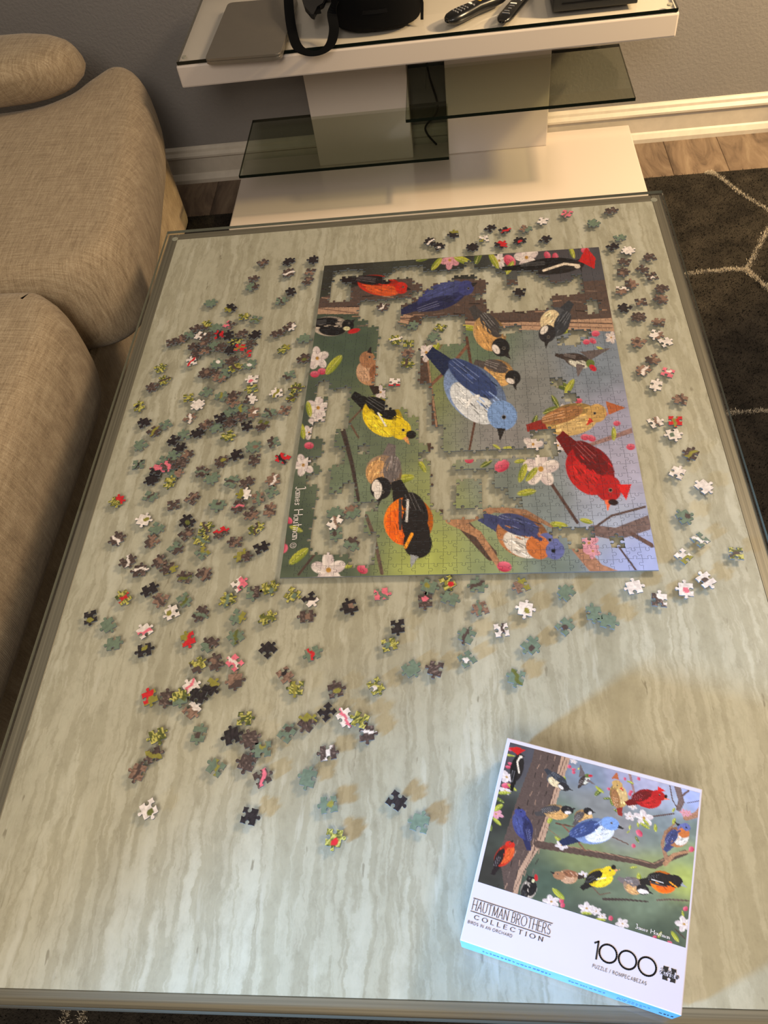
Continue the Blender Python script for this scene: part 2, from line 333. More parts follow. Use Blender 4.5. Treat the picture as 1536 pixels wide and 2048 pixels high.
# ------------------------------------------------------------------ TV stand
TV = empty('tv_stand', (-0.075, 2.11, RZ)); tag(TV, 'white lacquered TV stand with two smoked glass side shelves against the wall', 'tv stand')
def tvp(o): return local(o, TV)
tvp(bm_obj('base_slab', box_bm(-0.652, 0.504, 1.935, 2.292, RZ, 0.062, 0.004, 2), M['lacquer']))
for xa, xb in ((-0.411, -0.128), (-0.025, 0.260)):
    tvp(bm_obj('column', box_bm(xa, xb, 2.218, 2.290, 0.062, 0.463, 0.003, 2), M['lacquer']))
tvp(bm_obj('top_slab', box_bm(-0.650, 0.498, 1.916, 2.292, 0.463, 0.513, 0.004, 2), M['lacquer']))
def glass_sheet(name, x0, x1, y0, y1, z0, z1, mat, edge, parent):
    bm = box_bm(x0, x1, y0, y1, z0, z1)
    o = bm_obj(name, bm, [mat, edge], parent)
    for p in o.data.polygons:
        if abs(p.normal.z) < 0.5: p.material_index = 1
    return o
tvp(glass_sheet('glass_top', -0.646, 0.494, 1.918, 2.288, 0.5145, 0.5225, M['clear_glass'], M['glass_edge_dark'], None))
tvp(glass_sheet('glass_shelf', -0.583, -0.021, 1.945, 2.232, 0.2045, 0.2125, M['tinted_glass'], M['glass_edge_dark'], None))
tvp(glass_sheet('glass_shelf', -0.125, 0.437, 1.952, 2.236, 0.3085, 0.3165, M['tinted_glass'], M['glass_edge_dark'], None))
for x in (-0.63, 0.478): 
    bm = bmesh.new(); bmesh.ops.create_cone(bm, cap_ends=True, segments=12, radius1=0.006, radius2=0.006, depth=0.003, matrix=Matrix.Translation((x, 1.936, 0.524))); tvp(bm_obj('bumper', bm, M['clear_bumper']))
ZT = 0.5228
# laptop
LP = empty('laptop', (-0.46, 2.02, ZT)); tag(LP, 'closed grey metal laptop lying on the glass top of the TV stand', 'laptop')
q = [(-0.567, 1.884), (-0.388, 1.872), (-0.378, 2.17), (-0.557, 2.182)]
def round_poly(P, r, n=5):
    out = []; m = len(P)
    for i in range(m):
        a, b, c = (np.array(P[(i + k) % m], float) for k in (-1, 0, 1))
        u = (a - b) / np.linalg.norm(a - b); v = (c - b) / np.linalg.norm(c - b)
        for k in range(n + 1):
            t = k / n; p = b + u * r * (1 - t) ** 2 + v * r * t ** 2; out.append(tuple(p))
    return out
local(prism('laptop_base', round_poly(q, 0.012), ZT, ZT + 0.0075, M['aluminium_gold'], bev=0.0012), LP)
local(prism('laptop_lid', round_poly(q, 0.012), ZT + 0.0083, ZT + 0.0135, M['aluminium_gold'], bev=0.001), LP)
# black bag with strap
BG = empty('black_bag', (-0.172, 2.055, ZT)); tag(BG, 'small black nylon bag with a looped strap on the TV stand', 'bag')
Vv, Ff = [], []; nu = 36; lv = [(0.0, 0.90), (0.004, 0.97), (0.012, 1.0), (0.06, 1.03), (0.10, 1.0), (0.125, 0.93), (0.138, 0.8), (0.143, 0.5)]
for z, s in lv:
    for i in range(nu):
        a = 2 * math.pi * i / nu; c, sn = math.cos(a), math.sin(a)
        Vv.append((-0.172 + 0.104 * s * math.copysign(abs(c) ** 0.72, c), 2.048 + 0.092 * s * math.copysign(abs(sn) ** 0.8, sn), ZT + z))
for j in range(len(lv) - 1):
    for i in range(nu): Ff.append((j * nu + i, j * nu + (i + 1) % nu, (j + 1) * nu + (i + 1) % nu, (j + 1) * nu + i))
Ff.append(tuple(range(nu))[::-1]); Ff.append(tuple(range((len(lv) - 1) * nu, len(lv) * nu)))
bag_body = local(pydata('bag_body', Vv, Ff, M['black_nylon'], None, True), BG)
zip_ = [(-0.172 + 0.1075 * math.cos(a), 2.048 + 0.095 * math.sin(a), ZT + 0.045) for a in np.linspace(-3.0, -0.05, 30)]
sweep('zip_band', zip_, 0.0012, 0.004, M['black_plastic'], bag_body)
zp = [at_y(836, 12, 1.995), at_y(840, 30, 1.985), at_y(842, 50, 1.98)]
sweep('zip_pull', [(-0.070, 2.02, ZT + 0.045), (-0.066, 2.012, ZT + 0.03), (-0.068, 1.985, ZT + 0.006)], 0.0035, 0.0015, M['black_nylon'], bag_body, up=(0, 1, 0))
sp = [at_z(*q, ZT + h) for q, h in [((578, -40), 0.05), ((577, 0), 0.045), ((582, 50), 0.022), ((594, 92), 0.010), ((617, 106), 0.008), ((642, 104), 0.008), ((661, 88), 0.012), ((668, 58), 0.025), ((664, 25), 0.05), ((672, 0), 0.07)]]
local(sweep('strap', smooth_path([tuple(p) for p in sp], 6), 0.0115, 0.0009, M['black_nylon'], None), BG)
bk = [at_z(*q, ZT + 0.05)[:2] for q in [(603, -4), (655, -6), (648, 12), (634, 18), (629, 36), (622, 34), (610, 18)]]
local(prism('buckle', [tuple(p) for p in bk], ZT + 0.045, ZT + 0.056, M['black_plastic'], bev=0.002), BG)
local(sweep('strap_stub', [(bk[0][0] + 0.02, bk[0][1] + 0.05, ZT + 0.07), (bk[0][0] + 0.025, bk[0][1], ZT + 0.054), (bk[4][0], bk[4][1] + 0.02, ZT + 0.05)], 0.014, 0.001, M['black_nylon'], None), BG)
# remote controls
def remote(name, label, a, b, wa, wm, wb, th, z, mat):
    a, b = np.array(a), np.array(b); d = (b - a) / np.linalg.norm(b - a); Ln = np.linalg.norm(b - a); s = np.array([d[1], -d[0]])
    root = empty(name, (*((a + b) / 2), z)); tag(root, label, 'remote')
    prf = [(0.0, 0.35 * wa), (0.02, 0.62 * wa), (0.07, 0.9 * wa), (0.16, wa), (0.30, 0.97 * wa), (0.52, wm), (0.75, 0.95 * wb), (0.88, wb), (0.96, 0.82 * wb), (1.0, 0.4 * wb)]
    Vv, Ff = [], []; ring = 14
    for tt, hw in prf:
        ctr = a + d * Ln * tt; k = math.sqrt(max(0.12, 1 - abs(2 * tt - 1) ** 6))
        for i in range(ring):
            an = 2 * math.pi * i / ring; cx = math.copysign(abs(math.cos(an)) ** 0.6, math.cos(an)); cz = math.copysign(abs(math.sin(an)) ** 0.7, math.sin(an))
            p = ctr + s * hw * cx; Vv.append((p[0], p[1], z + th / 2 + th / 2 * cz * k))
    for j in range(len(prf) - 1):
        for i in range(ring): Ff.append((j * ring + i, j * ring + (i + 1) % ring, (j + 1) * ring + (i + 1) % ring, (j + 1) * ring + i))
    Ff.append(tuple(range(ring))); Ff.append(tuple(range((len(prf) - 1) * ring, len(prf) * ring))[::-1])
    rbody = local(pydata('remote_body', Vv, Ff, mat, None, True), root)
    def key(t0, off, lx, ly, m, nm='button'):
        c = a + d * Ln * t0 + s * off
        pp = [tuple(c + d * (lx * i) + s * (ly * j)) for i, j in ((-1, -1), (1, -1), (1, 1), (-1, 1))]
        prism(nm, round_poly(pp, min(lx, ly) * 0.8, 3), z + th - 0.0015, z + th + 0.0008, m, rbody)
    return key
p0 = at_z(893, 36, ZT + 0.018)[:2]; p1 = at_z(1010, -18, ZT + 0.018)[:2]
kk = remote('peanut_remote', 'black waisted remote control with rows of small buttons beside the bag', p0, p1, 0.021, 0.015, 0.021, 0.024, ZT, M['black_plastic'])
for r_ in range(4):
    for c_ in (-1, 0, 1): kk(0.15 + 0.055 * r_, c_ * 0.008, 0.0016, 0.0022, M['key_grey'])
kk(0.42, -0.004, 0.003, 0.005, M['key_white']); kk(0.42, 0.008, 0.0025, 0.003, M['key_grey']); kk(0.56, 0.0, 0.004, 0.0055, M['key_yellow']); kk(0.68, 0, 0.005, 0.005, M['key_grey']); kk(0.8, -0.006, 0.003, 0.003, M['key_grey']); kk(0.8, 0.006, 0.003, 0.003, M['key_grey'])
p0 = at_z(1003, 40, ZT + 0.012)[:2]; p1 = at_z(1062, -30, ZT + 0.012)[:2]
kk = remote('stick_remote', 'small straight black remote control near the corner of the black media box', p0, p1, 0.0175, 0.017, 0.0175, 0.016, ZT, M['black_plastic'])
for tt, off, lx, ly, m in ((0.14, 0, 0.0012, 0.009, 'key_grey'), (0.20, -0.002, 0.0012, 0.006, 'key_grey'), (0.27, 0, 0.0014, 0.004, 'key_grey'), (0.34, 0, 0.0012, 0.006, 'key_grey'), (0.41, -0.001, 0.0022, 0.0075, 'key_white'), (0.52, -0.006, 0.002, 0.002, 'key_grey'), (0.52, 0.002, 0.002, 0.003, 'key_grey'), (0.52, 0.009, 0.0018, 0.0018, 'key_white'), (0.66, 0, 0.007, 0.007, 'ink_blue'), (0.85, 0, 0.003, 0.003, 'key_grey')): kk(tt, off, lx, ly, M[m])
# black media box and soundbar
a = at_z(1103, 21, ZT)[:2]; b = at_z(1273, 5, ZT)[:2]
MB = empty('media_box', (0.31, 2.03, ZT)); tag(MB, 'flat black set-top media box at the end of the TV stand', 'media box')
local(bm_obj('media_case', box_bm(a[0], b[0], 1.953, 2.13, ZT + 0.003, ZT + 0.045, 0.003, 2), M['black_matte']), MB)
for x in (a[0] + 0.015, b[0] - 0.015):
    for y in (1.97, 2.11): local(box('rubber_foot', x - 0.006, x + 0.006, y - 0.006, y + 0.006, ZT, ZT + 0.003, M['black_nylon']), MB)
local(box('front_slot', a[0] + 0.02, b[0] - 0.02, 1.9522, 1.954, ZT + 0.018, ZT + 0.021, M['black_plastic']), MB)
SB = empty('soundbar', (-0.15, 2.20, ZT)); tag(SB, 'low black soundbar lying behind the black bag on the TV stand', 'soundbar')
local(bm_obj('soundbar_body', box_bm(-0.345, 0.055, 2.155, 2.225, ZT, ZT + 0.055, 0.006, 2), M['black_matte']), SB)
for x in (-0.34, 0.05): local(bm_obj('end_cap', box_bm(x - 0.006, x + 0.006, 2.153, 2.227, ZT, ZT + 0.057, 0.003, 2), M['black_plastic']), SB)
cbl = smooth_path([(-0.08, 2.262, 0.40), (-0.07, 2.265, 0.28), (-0.05, 2.26, 0.18), (-0.09, 2.27, 0.12), (-0.06, 2.27, 0.067)], 8)
o = sweep('power_cable', cbl, 0.003, 0.003, M['black_plastic'], None, up=(1, 0, 0), ring=ROUND); tag(o, 'thin black cable hanging between the two columns of the TV stand', 'cable')

# ------------------------------------------------------------------ coffee table
X0, X1, Y0, Y1 = -0.5693, 0.3629, 0.0636, 1.3621; OX0, OX1, OY0, OY1 = -0.5925, 0.3840, 0.0460, 1.3660 + 0.018
GT = 0.006; ZM = TH - GT - 0.0008
CT = empty('coffee_table', ((X0 + X1) / 2, (Y0 + Y1) / 2, RZ)); tag(CT, 'long coffee table with marble panel, pewter frame and glass top', 'table')
def ctp(o): return local(o, CT)
ctp(box('marble_panel', X0, X1, Y0, Y1, ZM - 0.02, ZM, M['marble'], None))
ctp(bm_obj('frame_rail', box_bm(OX0 + 0.002, X0, OY0 + 0.002, OY1 - 0.002, ZM - 0.045, ZM - 0.0002, 0.001, 1), M['pewter_y']))
ctp(bm_obj('frame_rail', box_bm(X1, OX1 - 0.002, OY0 + 0.002, OY1 - 0.002, ZM - 0.045, ZM - 0.0002, 0.001, 1), M['pewter_y']))
ctp(bm_obj('frame_rail', box_bm(X0, X1, OY0 + 0.002, Y0, ZM - 0.045, ZM - 0.0002, 0.001, 1), M['pewter_x']))
ctp(bm_obj('frame_rail', box_bm(X0, X1, Y1, OY1 - 0.002, ZM - 0.045, ZM - 0.0002, 0.001, 1), M['pewter_x']))
for x in (OX0 + 0.055, OX1 - 0.055):
    for y in (OY0 + 0.055, OY1 - 0.055): ctp(bm_obj('leg', box_bm(x - 0.03, x + 0.03, y - 0.03, y + 0.03, RZ, ZM - 0.02, 0.003, 1), M['pewter_x']))
gl = glass_sheet('glass_top', OX0, OX1, OY0, OY1, TH - GT, TH, M['clear_glass'], M['glass_edge_green'], None); ctp(gl)
for x in (X0 - 0.006, X1 + 0.004):
    for y in (Y0 - 0.004, Y1 + 0.004):
        bm = bmesh.new(); bmesh.ops.create_cone(bm, cap_ends=True, segments=14, radius1=0.0065, radius2=0.0055, depth=0.0008, matrix=Matrix.Translation((x, y, TH - GT - 0.0004))); ctp(bm_obj('bumper', bm, M['clear_bumper']))

# ------------------------------------------------------------------ printed picture: generic garden-bird stand-in
PW, PD = 0.5017, 0.6795; PX, PY, PA = -0.26438, 0.54984, -0.013188
ca, sa = math.cos(PA), math.sin(PA)
def pz_world(xy): xy = np.asarray(xy, float); return np.stack([PX + ca * xy[..., 0] - sa * xy[..., 1], PY + sa * xy[..., 0] + ca * xy[..., 1]], -1)
def pz_to_c(xy):            # puzzle metres -> picture plan units
    wxy = pz_world(xy); P = np.concatenate([wxy, np.full(wxy.shape[:-1] + (1,), TH + 0.002)], -1)
    return (project(P) - np.array([540, 480])) * 1.92
def c_to_pz(c):
    p = at_z(540 + c[0] / 1.92, 480 + c[1] / 1.92, TH + 0.002)[:2] - np.array([PX, PY]); return np.array([ca * p[0] + sa * p[1], -sa * p[0] + ca * p[1]])
SH = []
def ell(cx, cy, rx, ry, ang, col, col2=None, soft=2.5): SH.append(('e', cx, cy, rx, ry, math.radians(ang), lin(col), None if col2 is None else lin(col2), soft))
def pol(pts, col, soft=1.0): SH.append(('p', np.array(pts, float), lin(col), soft))
def stk(pts, wd, col, wd2=None): SH.append(('s', np.array(pts, float), wd, wd if wd2 is None else wd2, lin(col)))
def hashn(x, y, s): 
    ix, iy = np.floor(x / s), np.floor(y / s); fx, fy = x / s - ix, y / s - iy; fx = fx * fx * (3 - 2 * fx); fy = fy * fy * (3 - 2 * fy)
    h = lambda a, b: (np.sin(a * 127.1 + b * 311.7) * 43758.5453) % 1.0
    return (h(ix, iy) * (1 - fx) + h(ix + 1, iy) * fx) * (1 - fy) + (h(ix, iy + 1) * (1 - fx) + h(ix + 1, iy + 1) * fx) * fy
def seg_d(x, y, pts, w0, w1):
    best = np.full(x.shape, 1e9); m = len(pts) - 1
    for i in range(m):
        a, b = pts[i], pts[i + 1]; d = b - a; L = d @ d + 1e-9
        t = np.clip(((x - a[0]) * d[0] + (y - a[1]) * d[1]) / L, 0, 1)
        wd = (w0 + (w1 - w0) * (i + t) / m) / 2
        best = np.minimum(best, np.hypot(x - a[0] - t * d[0], y - a[1] - t * d[1]) - wd)
    return best
def art(c):
    x, y = c[:, 0], c[:, 1]; n = len(x); out = np.empty((n, 3))
    pts = [(100, 700, (72, 80, 70)), (300, 400, (72, 86, 72)), (400, 800, (100, 110, 90)), (330, 1000, (110, 122, 100)), (600, 1000, (142, 148, 96)), (620, 1230, (164, 172, 92)), (250, 1260, (82, 92, 76)), (560, 560, (124, 130, 84)),
           (800, 420, (98, 114, 92)), (1000, 560, (124, 124, 122)), (900, 760, (134, 130, 130)), (1250, 480, (118, 128, 142)), (1330, 700, (150, 148, 172)), (1350, 900, (168, 164, 188)), (930, 930, (112, 120, 114)), (1030, 1020, (120, 130, 132)), (1300, 1080, (158, 166, 184)),
           (1400, 1230, (160, 170, 216)), (1100, 1260, (112, 124, 116)), (850, 1230, (136, 148, 106)), (700, 100, (46, 46, 44)), (300, 150, (50, 48, 44)), (1250, 120, (74, 72, 78)), (1100, 60, (70, 66, 70)), (100, 1100, (70, 80, 66))]
    wsum = np.zeros(n); acc = np.zeros((n, 3))
    for px, py, cc in pts:
        wg = 1 / (((x - px) ** 2 + (y - py) ** 2) / 8000 + 0.6) ** 1.8; wsum += wg; acc += wg[:, None] * lin(cc)
    out = acc / wsum[:, None]; out *= (0.88 + 0.24 * hashn(x, y, 34))[:, None]
    for s in SH:
        if s[0] == 'e':
            _, cx, cy, rx, ry, an, col, col2, soft = s; R = max(rx, ry) + 6; k = np.nonzero((abs(x - cx) < R) & (abs(y - cy) < R))[0]
            if not len(k): continue
            dx, dy = x[k] - cx, y[k] - cy; u = (dx * math.cos(an) + dy * math.sin(an)) / rx; v = (-dx * math.sin(an) + dy * math.cos(an)) / ry
            d = (np.hypot(u, v) - 1) * min(rx, ry); a = np.clip(0.5 - d / soft, 0, 1)[:, None]
            cc = col if col2 is None else col + (col2 - col) * np.clip(v * 0.5 + 0.5, 0, 1)[:, None]
            strk = (0.74 + 0.34 * hashn(u * rx * 0.30, v * ry, 3.6) + 0.18 * hashn(u * rx * 0.12, v * ry, 9.0))[:, None]
            out[k] = out[k] * (1 - a) + cc * strk * a
        elif s[0] == 'p':
            _, P, col, soft = s; lo, hi = P.min(0), P.max(0); k = np.nonzero((x > lo[0]) & (x < hi[0]) & (y > lo[1]) & (y < hi[1]))[0]
            if not len(k): continue
            k = k[inpoly(x[k], y[k], P)]; out[k] = col * (0.84 + 0.32 * hashn(x[k], y[k], 6))[:, None]
        else:
            _, P, w0, w1, col = s; wm = max(w0, w1); lo, hi = P.min(0) - wm, P.max(0) + wm; k = np.nonzero((x > lo[0]) & (x < hi[0]) & (y > lo[1]) & (y < hi[1]))[0]
            if not len(k): continue
            d = seg_d(x[k], y[k], P, w0, w1); a = np.clip(0.5 - d / 2.0, 0, 1)[:, None]
            out[k] = out[k] * (1 - a) + col * (0.72 + 0.56 * hashn(x[k], y[k], 7))[:, None] * a
    return np.clip(out, 0.003, 0.95)
def flower(x, y, r, pink=0):
    for k in range(5):
        a = math.radians(72 * k + (x * 7 + y * 3) % 72); ell(x + 0.58 * r * math.cos(a), y + 0.58 * r * math.sin(a), 0.52 * r, 0.36 * r, math.degrees(a), (226 - 6 * pink, 214 - 40 * pink, 206 - 30 * pink), (196, 178 - 30 * pink, 178 - 20 * pink))
    ell(x, y, 0.16 * r, 0.16 * r, 0, (186, 138, 62))
def bud(x, y, r, a=0): ell(x, y, r, 0.72 * r, a, (222, 112, 132), (176, 34, 66))
def leaf(x, y, r, a, dark=0):
    ell(x, y, r, 0.36 * r, a, ((186, 184, 66), (112, 122, 52))[dark], ((112, 124, 44), (62, 78, 40))[dark]); c, s_ = math.cos(math.radians(a)), math.sin(math.radians(a)); stk([(x - r * c, y - r * s_), (x + r * c, y + r * s_)], 1.6, (206, 204, 120))
def bird(tail, head, wd, body, wing, hd, belly, side, beak_ang, tailc=None, beakc=(40, 36, 36), mark=None):
    t, h = np.array(tail, float), np.array(head, float); ax = h - t; Ln = np.linalg.norm(ax); ax /= Ln; nm = np.array([-ax[1], ax[0]]) * side; A = math.degrees(math.atan2(ax[1], ax[0]))
    at = lambda f, o: t + ax * Ln * f + nm * wd * o
    pol([at(0, -0.10), at(0.36, -0.22), at(0.36, 0.22), at(0.0, 0.12)], tailc or wing)
    c = at(0.58, 0.02); dk = tuple(v_ * 0.72 for v_ in body); lt = tuple(min(255, v_ * 1.1) for v_ in body); ell(*c, 0.335 * Ln, 0.5 * wd, A, dk if side > 0 else lt, lt if side > 0 else dk)
    c = at(0.62, 0.20); ell(*c, 0.25 * Ln, 0.30 * wd, A, belly)
    c = at(0.47, -0.17); ell(*c, 0.27 * Ln, 0.24 * wd, A - 5 * side, wing)
    rb = random.Random(int(Ln * 10 + wd)); k_ = lambda c_, f_: tuple(max(0, min(255, v_ * f_)) for v_ in c_)
    for q_ in range(46):
        f_, o_ = rb.uniform(0.34, 0.84), rb.uniform(-0.42, 0.44)
        if ((f_ - 0.58) / 0.31) ** 2 + (o_ / 0.46) ** 2 > 1: continue
        bc = wing if o_ < -0.06 and f_ < 0.7 else belly if o_ > 0.12 else body
        stk([at(f_ - 0.035, o_ * 0.97), at(f_ + 0.03, o_)], max(2.0, wd * 0.022), k_(bc, rb.choice((0.62, 0.78, 1.18, 1.34))))
    for o in (-0.28, -0.2, -0.1): stk([at(0.22, o * 0.8), at(0.50, o)], 1.8, tuple(min(255, k + 70) for k in wing))
    c = at(0.90, -0.02); ell(*c, 0.31 * wd, 0.29 * wd, A, hd)
    if mark: ell(*at(0.88, 0.14), 0.17 * wd, 0.10 * wd, A, mark)
    b = at(0.90, -0.02); ba = math.radians(beak_ang); d = np.array([math.cos(ba), math.sin(ba)]); q = np.array([-d[1], d[0]])
    pol([b + d * 0.26 * wd + q * 0.09 * wd, b + d * 0.52 * wd, b + d * 0.26 * wd - q * 0.09 * wd], beakc)
    e = b + d * 0.08 * wd + nm * -0.06 * wd; ell(*e, 0.045 * wd, 0.045 * wd, 0, (150, 140, 130)); ell(*e, 0.036 * wd, 0.036 * wd, 0, (10, 9, 9))
# trunk, boughs and twigs
pol([(168, 232), (420, 150), (820, 150), (1200, 160), (1330, 150), (1330, 352), (900, 345), (600, 340), (340, 285), (150, 285)], (84, 68, 62))
for k in range(60):
    xx = 180 + k * 19.5; yy = 185 + (k * 37) % 150
    stk([(xx, yy), (xx + 40, yy + 6 - (k * 13) % 12)], 4, ((44, 36, 34), (150, 118, 98), (112, 92, 82))[k % 3])
pol([(150, 262), (340, 258), (640, 306), (900, 318), (1320, 300), (1330, 352), (900, 345), (600, 338), (340, 285), (150, 285)], (172, 138, 114))
stk([(470, 300), (1320, 322)], 4, (70, 52, 46)); stk([(180, 262), (600, 318), (1310, 338)], 3, (104, 78, 66))
stk([(560, 320), (590, 520), (615, 690), (640, 850), (645, 1000), (750, 1100), (850, 1210)], 56, (82, 64, 56), 46)
stk([(600, 420), (640, 720), (665, 1000), (790, 1120)], 7, (150, 116, 92))
stk([(690, 1075), (800, 1130), (880, 1250)], 34, (168, 124, 92), 22); stk([(740, 1080), (860, 1035), (980, 1045), (1090, 1105)], 32, (150, 112, 86), 12)
stk([(1180, 1180), (1260, 1270), (1330, 1300)], 46, (160, 116, 92), 60); stk([(1240, 1115), (1330, 1130), (1470, 1080)], 40, (112, 92, 88), 56); stk([(1240, 1110), (1310, 1060), (1440, 1025)], 9, (86, 66, 60)); stk([(1390, 1130), (1470, 1175)], 16, (96, 72, 66)); stk([(1340, 1180), (1410, 1275)], 7, (80, 60, 58))
stk([(755, 375), (775, 500), (815, 560), (790, 680), (765, 810)], 12, (92, 62, 50), 8); stk([(755, 410), (690, 490), (610, 565)], 12, (120, 84, 66)); stk([(280, 730), (315, 860), (340, 1000)], 20, (66, 54, 50), 12); stk([(340, 760), (305, 700), (380, 620)], 7, (100, 76, 62))
stk([(370, 1060), (400, 1140), (430, 1280)], 14, (96, 78, 68)); stk([(1055, 900), (1110, 980), (1180, 1085)], 12, (84, 60, 54)); stk([(1160, 810), (1280, 770), (1400, 728)], 12, (144, 112, 108), 20); stk([(110, 1285), (170, 1210)], 9, (76, 58, 52)); stk([(500, 880), (480, 960)], 8, (70, 54, 48))
stk([(650, 420), (700, 330)], 5, (120, 96, 70))
for x, y, r in ((182, 455, 42), (185, 645, 44), (180, 700, 30), (225, 1268, 62), (1040, 880, 66), (1010, 785, 36), (600, 432, 34), (985, 68, 44), (128, 865, 40), (1105, 790, 30), (425, 585, 26), (150, 740, 26), (395, 515, 24), (1125, 655, 22), (1310, 375, 22), (880, 80, 30)): flower(x, y, r)
for x, y, r in ((690, 78, 34), (1225, 1165, 36), (1240, 1195, 28)): flower(x, y, r, 1.5)
for x, y, r, a in ((172, 516, 17, 0), (200, 505, 17, 0), (150, 790, 18, 0), (75, 1078, 14, 60), (55, 1185, 18, 110), (355, 1265, 22, 30), (890, 868, 30, -30), (765, 845, 18, 0), (920, 80, 26, 40), (1065, 60, 16, 60), (1095, 66, 16, 90), (1060, 88, 14, 0), (1250, 360, 16, 0), (1240, 388, 14, 40), (1215, 392, 14, 0), (1185, 618, 14, 0), (1185, 640, 14, 0), (1280, 668, 16, 0),
                   (1332, 705, 14, 0), (1210, 758, 17, 0), (1235, 762, 17, 20), (1385, 795, 17, 0), (1232, 825, 20, 0), (900, 1255, 28, 10), (850, 330, 22, 50), (1210, 40, 16, 0), (1010, 108, 16, 0)): bud(x, y, r, a)
for x, y, r, a, d in ((245, 480, 46, -50, 0), (150, 650, 30, 80, 0), (125, 735, 30, 80, 0), (110, 1215, 46, -40, 0), (1120, 560, 40, 20, 1), (1150, 565, 34, -60, 0), (1080, 655, 34, -20, 1), (1095, 620, 26, 60, 1), (1110, 690, 34, -60, 1), (1015, 700, 28, 110, 1), (510, 918, 44, -12, 0), (585, 870, 26, 60, 0), (985, 970, 36, -10, 0), (970, 895, 38, 110, 0), (1005, 900, 34, 130, 0), (1110, 1095, 34, 10, 0), (1215, 1080, 26, 15, 0), (635, 415, 34, -60, 0),
                   (765, 338, 30, 10, 0), (1125, 352, 28, -5, 0), (860, 80, 34, 60, 0), (800, 62, 36, 110, 1), (740, 78, 36, 20, 0), (640, 92, 30, 130, 0), (1160, 48, 24, 70, 0), (920, 108, 30, 120, 0), (1320, 745, 26, 90, 0), (410, 615, 26, 30, 0), (100, 1110, 26, 20, 0), (310, 1250, 24, -20, 0), (830, 860, 26, -30, 1), (960, 850, 22, -10, 0), (1270, 420, 18, 30, 0), (915, 800, 20, 0, 0), (870, 795, 16, 30, 0), (590, 70, 30, 160, 1)): leaf(x, y, r, a, d)

bird((275, 150), (530, 190), 78, (186, 44, 26), (34, 26, 28), (192, 40, 28), (204, 84, 40), 1, 10)
bird((500, 280), (780, 172), 98, (54, 58, 108), (40, 42, 76), (60, 64, 118), (66, 72, 120), -1, -25)
bird((890, 110), (1220, 92), 64, (28, 25, 27), (20, 18, 20), (40, 30, 32), (34, 30, 30), 1, 70, mark=(230, 214, 196)); stk([(1050, 118), (1130, 92), (1185, 98)], 9, (214, 198, 178)); pol([(1185, 82), (1214, 28), (1250, 70), (1246, 112), (1215, 96)], (186, 30, 30))
bird((110, 330), (320, 330), 76, (170, 156, 142), (26, 24, 26), (30, 27, 28), (28, 26, 28), 1, -40, mark=(214, 204, 160)); ell(322, 350, 24, 9, -15, (186, 38, 42))
bird((410, 592), (368, 446), 104, (176, 132, 98), (134, 88, 62), (158, 112, 80), (190, 150, 120), -1, -75, tailc=(52, 40, 36))
bird((1158, 240), (1052, 372), 112, (74, 76, 82), (52, 54, 60), (42, 40, 44), (214, 192, 152), 1, 95, mark=(224, 214, 204))
bird((775, 255), (896, 432), 118, (176, 138, 92), (66, 62, 62), (34, 32, 34), (196, 148, 90), 1, 50, mark=(224, 212, 204))
bird((785, 468), (948, 538), 98, (190, 146, 92), (80, 72, 70), (34, 32, 34), (206, 160, 100), 1, 75, mark=(224, 212, 204))
bird((612, 425), (920, 705), 190, (118, 138, 178), (54, 68, 112), (118, 148, 198), (206, 208, 212), 1, 95, tailc=(34, 42, 72)); stk([(755, 640), (775, 605), (800, 600)], 11, (232, 230, 230))
bird((1095, 440), (1245, 480), 54, (72, 62, 58), (58, 48, 46), (96, 112, 54), (196, 192, 178), 1, 85); ell(1240, 492, 16, 10, 40, (190, 36, 52)); pol([(1190, 430), (1310, 415), (1230, 462)], (96, 86, 86)); pol([(1175, 475), (1180, 530), (1210, 482)], (104, 92, 92))
bird((985, 722), (1285, 662), 122, (176, 142, 84), (150, 104, 66), (186, 148, 88), (196, 164, 110), 1, 130, tailc=(136, 42, 36), beakc=(196, 52, 38)); pol([(1290, 620), (1366, 645), (1300, 672)], (168, 92, 56))
bird((1112, 745), (1318, 980), 170, (160, 22, 28), (100, 18, 22), (170, 24, 28), (182, 34, 34), 1, 92, tailc=(104, 20, 22), beakc=(226, 104, 66)); pol([(1330, 940), (1388, 938), (1368, 1000)], (206, 30, 32)); ell(1318, 1008, 20, 12, 10, (40, 16, 18))
bird((318, 592), (520, 745), 132, (214, 182, 34), (30, 28, 28), (218, 188, 36), (226, 200, 48), 1, 60, beakc=(214, 150, 92)); ell(542, 748, 20, 16, 0, (36, 32, 30)); stk([(415, 665), (445, 715)], 6, (232, 226, 214))
bird((470, 785), (418, 972), 140, (148, 122, 100), (110, 100, 98), (36, 33, 35), (200, 152, 100), 1, 100, mark=(228, 216, 206)); ell(415, 965, 14, 32, 10, (226, 216, 208))
bird((486, 925), (572, 1192), 190, (226, 116, 28), (36, 32, 32), (34, 30, 30), (230, 100, 26), 1, 105, beakc=(150, 152, 156)); ell(560, 1110, 50, 82, -20, (36, 31, 31)); stk([(500, 1000), (500, 1110)], 12, (66, 62, 62)); stk([(530, 1000), (525, 1080)], 9, (206, 200, 196)); stk([(545, 1130), (520, 1180)], 12, (234, 150, 40))
bird((806, 1060), (1092, 1188), 160, (168, 112, 72), (62, 68, 108), (92, 98, 150), (214, 206, 196), 1, -60); ell(1030, 1180, 50, 44, 40, (190, 108, 56)); ell(1095, 1192, 36, 36, 0, (96, 102, 154)); ell(1088, 1194, 8, 8, 0, (12, 12, 14)); stk([(850, 1075), (940, 1090), (1040, 1150)], 22, (58, 62, 102), 14)
